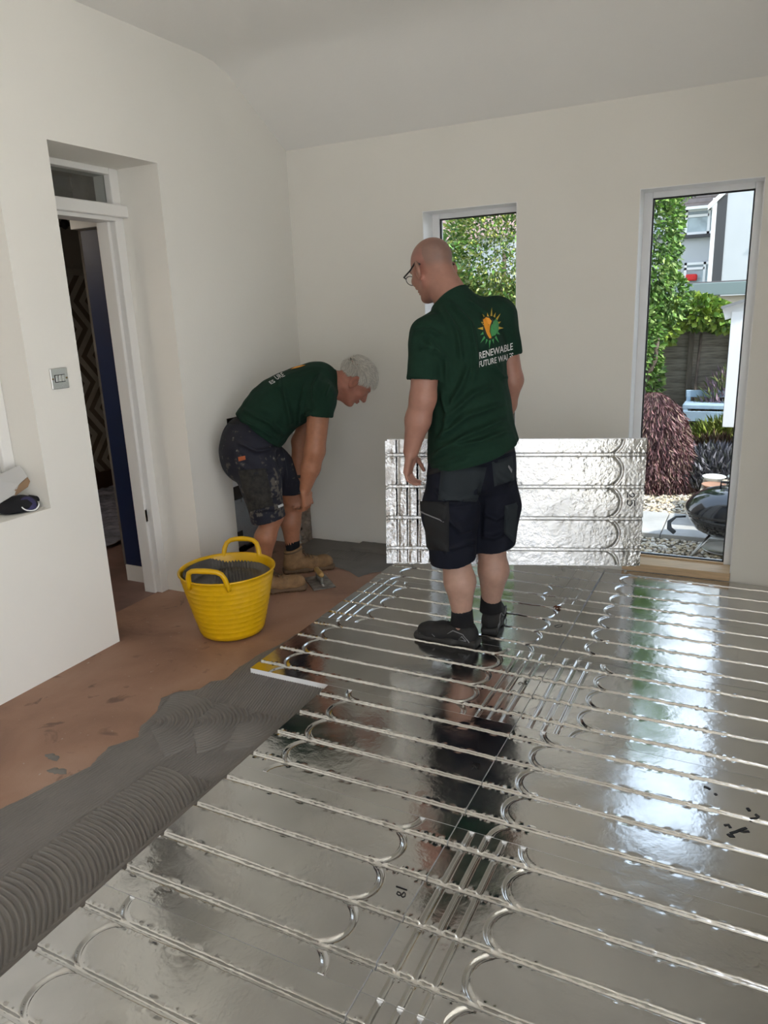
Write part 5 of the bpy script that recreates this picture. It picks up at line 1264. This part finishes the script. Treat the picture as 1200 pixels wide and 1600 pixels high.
plant('hanging_vine', 'sparse pale vine leaves hanging at the left of the small window', 'vine', (-3.1, 6.9, GZ), P, D, .085, [(.22, .42, .12), (.3, .5, .16)], .75, [([(-3.1, 6.9, GZ), (-3.06, 6.9, 1.4), (-3.0, 6.9, 2.6)], [.02, .015, .008])], seed=5)
# japanese maple: weeping mound
def weeping(c, r, h, n, seed, droop=1.5):
    g = np.random.default_rng(seed); a = g.uniform(0, 6.28, n); t = g.uniform(0, 1, n)**.8
    rad = r*np.sin(t*math.pi*.55)*g.uniform(.8, 1.05, n); z = h*(np.cos(t*math.pi*.5))*g.uniform(.85, 1.05, n)+.02
    P = np.stack([c[0]+rad*np.cos(a), c[1]+rad*np.sin(a), c[2]+z], 1); D = np.stack([np.cos(a), np.sin(a), -droop*np.ones(n)], 1)+g.normal(size=(n, 3))*.35; return P, D
P, D = weeping((-.82, 6.95, GZ), .36, .80, 32000, 6); P2, D2 = weeping((-.62, 6.85, GZ), .2, .5, 5000, 7)
MAPLE = [(.22, .10, .105), (.15, .065, .07), (.30, .15, .15), (.10, .045, .05), (.26, .17, .13)]
plant('japanese_maple', 'weeping purple leaved japanese maple mound outside the tall window', 'maple', (-.82, 6.95, GZ), np.concatenate([P, P2]), np.concatenate([D, D2]), .065, MAPLE, .065, [([(-.82, 6.95, GZ), (-.84, 6.95, .2), (-.8, 6.95, .5)], [.035, .03, .015])], seed=8)
def tufts(c, r, h, n, seed, cols, name, label, cat, size):
    g = np.random.default_rng(seed); a = g.uniform(0, 6.28, n); q = np.sqrt(g.uniform(0, 1, n))
    P = np.stack([c[0]+r[0]*q*np.cos(a), c[1]+r[1]*q*np.sin(a), c[2]+h*np.sqrt(1-q*q*.9)*g.uniform(.2, 1, n)], 1); D = np.stack([np.cos(a)*q, np.sin(a)*q, np.ones(n)*1.2], 1)+g.normal(size=(n, 3))*.35
    return plant(name, label, cat, tuple(c), P, D, size, cols, .10, None, seed=seed)
tufts((-.27, 6.95, GZ), (.36, .25), .36, 4200, 21, [(.16, .16, .19), (.24, .24, .27), (.11, .12, .11), (.3, .29, .33)], 'lavender', 'grey lavender bush at the foot of the purple maple', 'lavender', .10)
tufts((-.28, 7.36, GZ), (.34, .12), .40, 3000, 23, [(.16, .09, .06), (.22, .13, .08), (.10, .07, .05), (.25, .2, .1)], 'brown_groundcover', 'russet brown low planting behind the lavender', 'plant', .08)
tufts((-.25, 7.68, GZ), (.42, .14), .48, 3200, 24, [(.28, .34, .07), (.2, .28, .06), (.38, .40, .12)], 'grass_clump', 'yellow green grass clump in front of the fence', 'grass', .12)
tufts((-.2, 8.1, GZ), (.35, .1), 1.0, 1800, 25, [(.3, .2, .27), (.2, .25, .1), (.36, .26, .32), (.2, .22, .08)], 'pink_flowers', 'hazy pink flowering stems against the fence', 'flowers', .10)
# pale blue slats standing in for reflections in the window glass
PBL = M('pale_blue_reflection', (.42, .56, .70), .6, var=(10, .12))
be = empty('reflection_slats', (-.38, 8.0, GZ-.13)); tag(be, 'pale blue slats standing in for reflections in the window glass', 'reflection')
box('middle_slat', PBL, be, -.27, .27, -.16, .16, .72, .76, .006); box('lower_slat', PBL, be, -.27, .27, -.17, -.15, .60, .70, .004); box('upper_slat', PBL, be, -.27, .27, .14, .17, .80, .87, .006)
for x in (-.24, .24):
    for y in (-.14, .15): box('leg', PBL, be, x-.02, x+.02, y-.02, y+.02, 0.13, .72 if y < 0 else .85)
# old tree trunk
tt = empty('tree_trunk', (-1.0, 7.3, GZ)); tag(tt, 'gnarled grey tree trunk behind the purple maple', 'tree trunk')
MB().tube([(.12, 0, 0), (.10, 0, .4), (.06, .02, .65), (-.04, .05, .9), (-.12, .1, 1.15), (-.2, .1, 1.5)], [.085, .075, .07, .06, .05, .03], 12).build('trunk', BARK, tt, True)
MB().tube([(.0, .05, .8), (.12, .1, 1.1), (.14, .1, 1.3)], [.035, .025, .015], 8).build('branch', BARK, tt, True)
# white canopy post and beam on the right
cpn = empty('white_canopy', (-.10, 7.0, GZ)); tag(cpn, 'white painted canopy post and sloping beam right of the fence', 'canopy')
p0, p1 = onax(1146, 500, 1, 7.0), onax(1168, 470, 1, 7.0)
box('post', UPVC, cpn, -.145, -.045, -.05, .05, .56, 1.52, .004)
mm = MB(); Rb = np.array(Matrix.Rotation(math.radians(-17), 3, 'Y')); mm.obox((.10, 0, 1.60), (.32, .03, .055), Rb); mm.build('beam', UPVC, cpn, False, .004)
mm = MB(); mm.obox((.12, .3, 1.66), (.36, .4, .012), Rb); mm.build('roof_sheet', M('grey_felt', (.25, .25, .25), .9), cpn)
box('base_wall', M('white_render_low', (.7, .7, .69), .8), cpn, -.02, .5, -.05, .25, 0, .9)
# garage with green fascia
gr = empty('garage', (.5, 12.3, -.3)); tag(gr, 'low cream garage with grey green fascia beyond the fence', 'garage')
box('wall', M('cream_render', (.55, .50, .40), .85, var=(3, .08)), gr, -1.9, 3, 0, 5, 0, 1.80)
box('fascia', M('green_grey_fascia', (.20, .26, .25), .55), gr, -2.0, 3.1, -.12, -.02, 1.815, 1.99, .008)
box('roof', M('roof_felt', (.16, .15, .15), .9), gr, -2.0, 3.1, -.1, 5.1, 1.97, 2.01)
# rendered houses beyond
REND = M('white_render', (.52, .53, .55), .85, var=(1.5, .03), bump=((20, .1),)); SLATE = M('brown_roof_tile', (.19, .15, .13), .85, var=(5, .2)); DGREY = M('dark_grey_panel', (.05, .05, .055), .6)
NET = M('net_curtain', (.40, .47, .50), .5, var=(3, .25)); PANEM = M('far_window_glass', (.25, .31, .34), .12)
HY = 32.0
def hx(px_, py_): return onax(px_, py_, 1, HY)
h1 = empty('house', (-6, HY, -.3)); tag(h1, 'white rendered house with brown tiled roof beyond the garden', 'house')
eave = hx(1080, 322)[2]; rx = hx(1128, 330)[0]
def loc(o, x, y, z): return (x-o.location[0], y-o.location[1], z-o.location[2])
def lbox(name, mat, root, x0, x1, y0, y1, z0, z1, bevel=0):
    l = root.location; return box(name, mat, root, x0-l[0], x1-l[0], y0-l[1], y1-l[1], z0-l[2], z1-l[2], bevel)
lbox('wall', REND, h1, -24, rx, HY, HY+8, -.3, eave)
rf = empty('roof'); bpy.data.objects.remove(rf)
mm = MB()
for k in range(12):
    y0 = HY-.35+k*.30; z0 = eave-.1+k*.21; mm.add([(-24.4, y0, z0), (rx+.2, y0, z0), (rx+.2, y0+.34, z0+.20), (-24.4, y0+.34, z0+.20), (-24.4, y0, z0-.06), (rx+.2, y0, z0-.06)], [(0, 1, 2, 3), (4, 5, 1, 0)])
rof = part(mm, 'roof', SLATE, h1)
lbox('gutter', UPVC, h1, -24.4, rx, HY-.45, HY-.32, eave-.16, eave-.06)
def hwin(root, a, b, split, y):
    A, B = onax(*a, 1, y), onax(*b, 1, y); x0, x1, z1, z0 = A[0], B[0], A[2], B[2]
    fw = .09
    f = lbox('window', PANEM, root, x0, x1, y-.05, y+.02, z0, z1)
    def sub(name, mat, *q):
        bb = box(name, mat, f, *q); return bb
    l = root.location
    for q in ((x0, x0+fw, z0, z1), (x1-fw, x1, z0, z1), (x0, x1, z1-fw, z1), (x0, x1, z0, z0+fw), (x0+(x1-x0)*split-fw/2, x0+(x1-x0)*split+fw/2, z0, z1), (x0, x0+(x1-x0)*split, z0+(z1-z0)*.68, z0+(z1-z0)*.68+fw)):
        sub('frame_bar', UPVC, q[0]-l[0], q[1]-l[0], y-.10-l[1], y-.04-l[1], q[2]-l[2], q[3]-l[2])
    sub('net_curtain', NET, x0+fw-l[0], x1-fw-l[0], y-.06-l[1], y-.052-l[1], z0+fw-l[2], z0+(z1-z0)*.66-l[2])
    sub('sill', DGREY, x0-.1-l[0], x1+.1-l[0], y-.2-l[1], y-l[1], z0-.12-l[2], z0-l[2])
hwin(h1, (1072, 328), (1124, 364), .68, HY); hwin(h1, (1070, 411), (1119, 444), .62, HY); hwin(h1, (1020, 330), (1062, 366), .5, HY); hwin(h1, (706, 372), (752, 410), .5, HY)
bx0, bx1 = hx(1072, 436)[0], hx(1090, 436)[0]; zz = hx(1080, 440)[2]
fb = tag(MB().box(0, bx1-bx0, 0, .2, 0, .25).build('flower_box', M('red_flowers', (.75, .03, .03), .7, var=(20, .4)), None, False, .06), 'bright red flower box under the lower house window', 'flower box'); fb.location = (bx0, HY-.32, zz+.02)
h2 = empty('house', (2, 30, -.3)); tag(h2, 'white rendered gable end with dark grey corner panel, right of the tiled roof', 'house')
a0 = onax(1137, 310, 1, 30.0); a1 = onax(1121, 440, 1, 30.0)
xl = a0[0]; top = 5.6
lbox('wall', REND, h2, xl, 8, 30, 38, -.3, 9.0)
lbox('corner_panel', DGREY, h2, xl-.32, xl, 29.98, 30.3, -.3, a0[2]+.1)
lbox('corner_trim', UPVC, h2, xl-.46, xl-.32, 29.96, 30.3, -.3, a0[2]+.05)
mm = MB().prism([(xl-.6, 29.9, a0[2]-.15), (xl+.9, 29.9, a0[2]+1.25), (xl+.9, 29.9, a0[2]+1.05), (xl-.6, 29.9, a0[2]-.33)], (0, .1, 0)); part(mm, 'bargeboard', UPVC, h2)
for z in (2.0, 3.4): lbox('drip_ledge', DGREY, h2, xl+1.15, xl+1.5, 29.85, 30, z, z+.06)
# brick house seen in the small window
BRK = M('red_brick_roof', (.33, .22, .20), .9, var=(8, .2))
h3 = empty('house', (-11.5, 26, -.3)); tag(h3, 'pale house with reddish tiled roof seen above the hedge in the small window', 'house')
lbox('wall', REND, h3, -16, -7.8, 26, 29.5, -.3, 3.9)
mm = MB()
for k in range(14):
    y0 = 25.8+k*.25; z0 = 3.8+k*.17; mm.add([(-16.3, y0, z0), (-7.6, y0, z0), (-7.6, y0+.28, z0+.16), (-16.3, y0+.28, z0+.16), (-16.3, y0, z0-.06), (-7.6, y0, z0-.06)], [(0, 1, 2, 3), (4, 5, 1, 0)])
part(mm, 'roof', BRK, h3)
lbox('blue_drainpipe', M('blue_pipe', (.15, .3, .6), .5), h3, -10.6, -10.4, 25.85, 26, 1.0, 3.7)
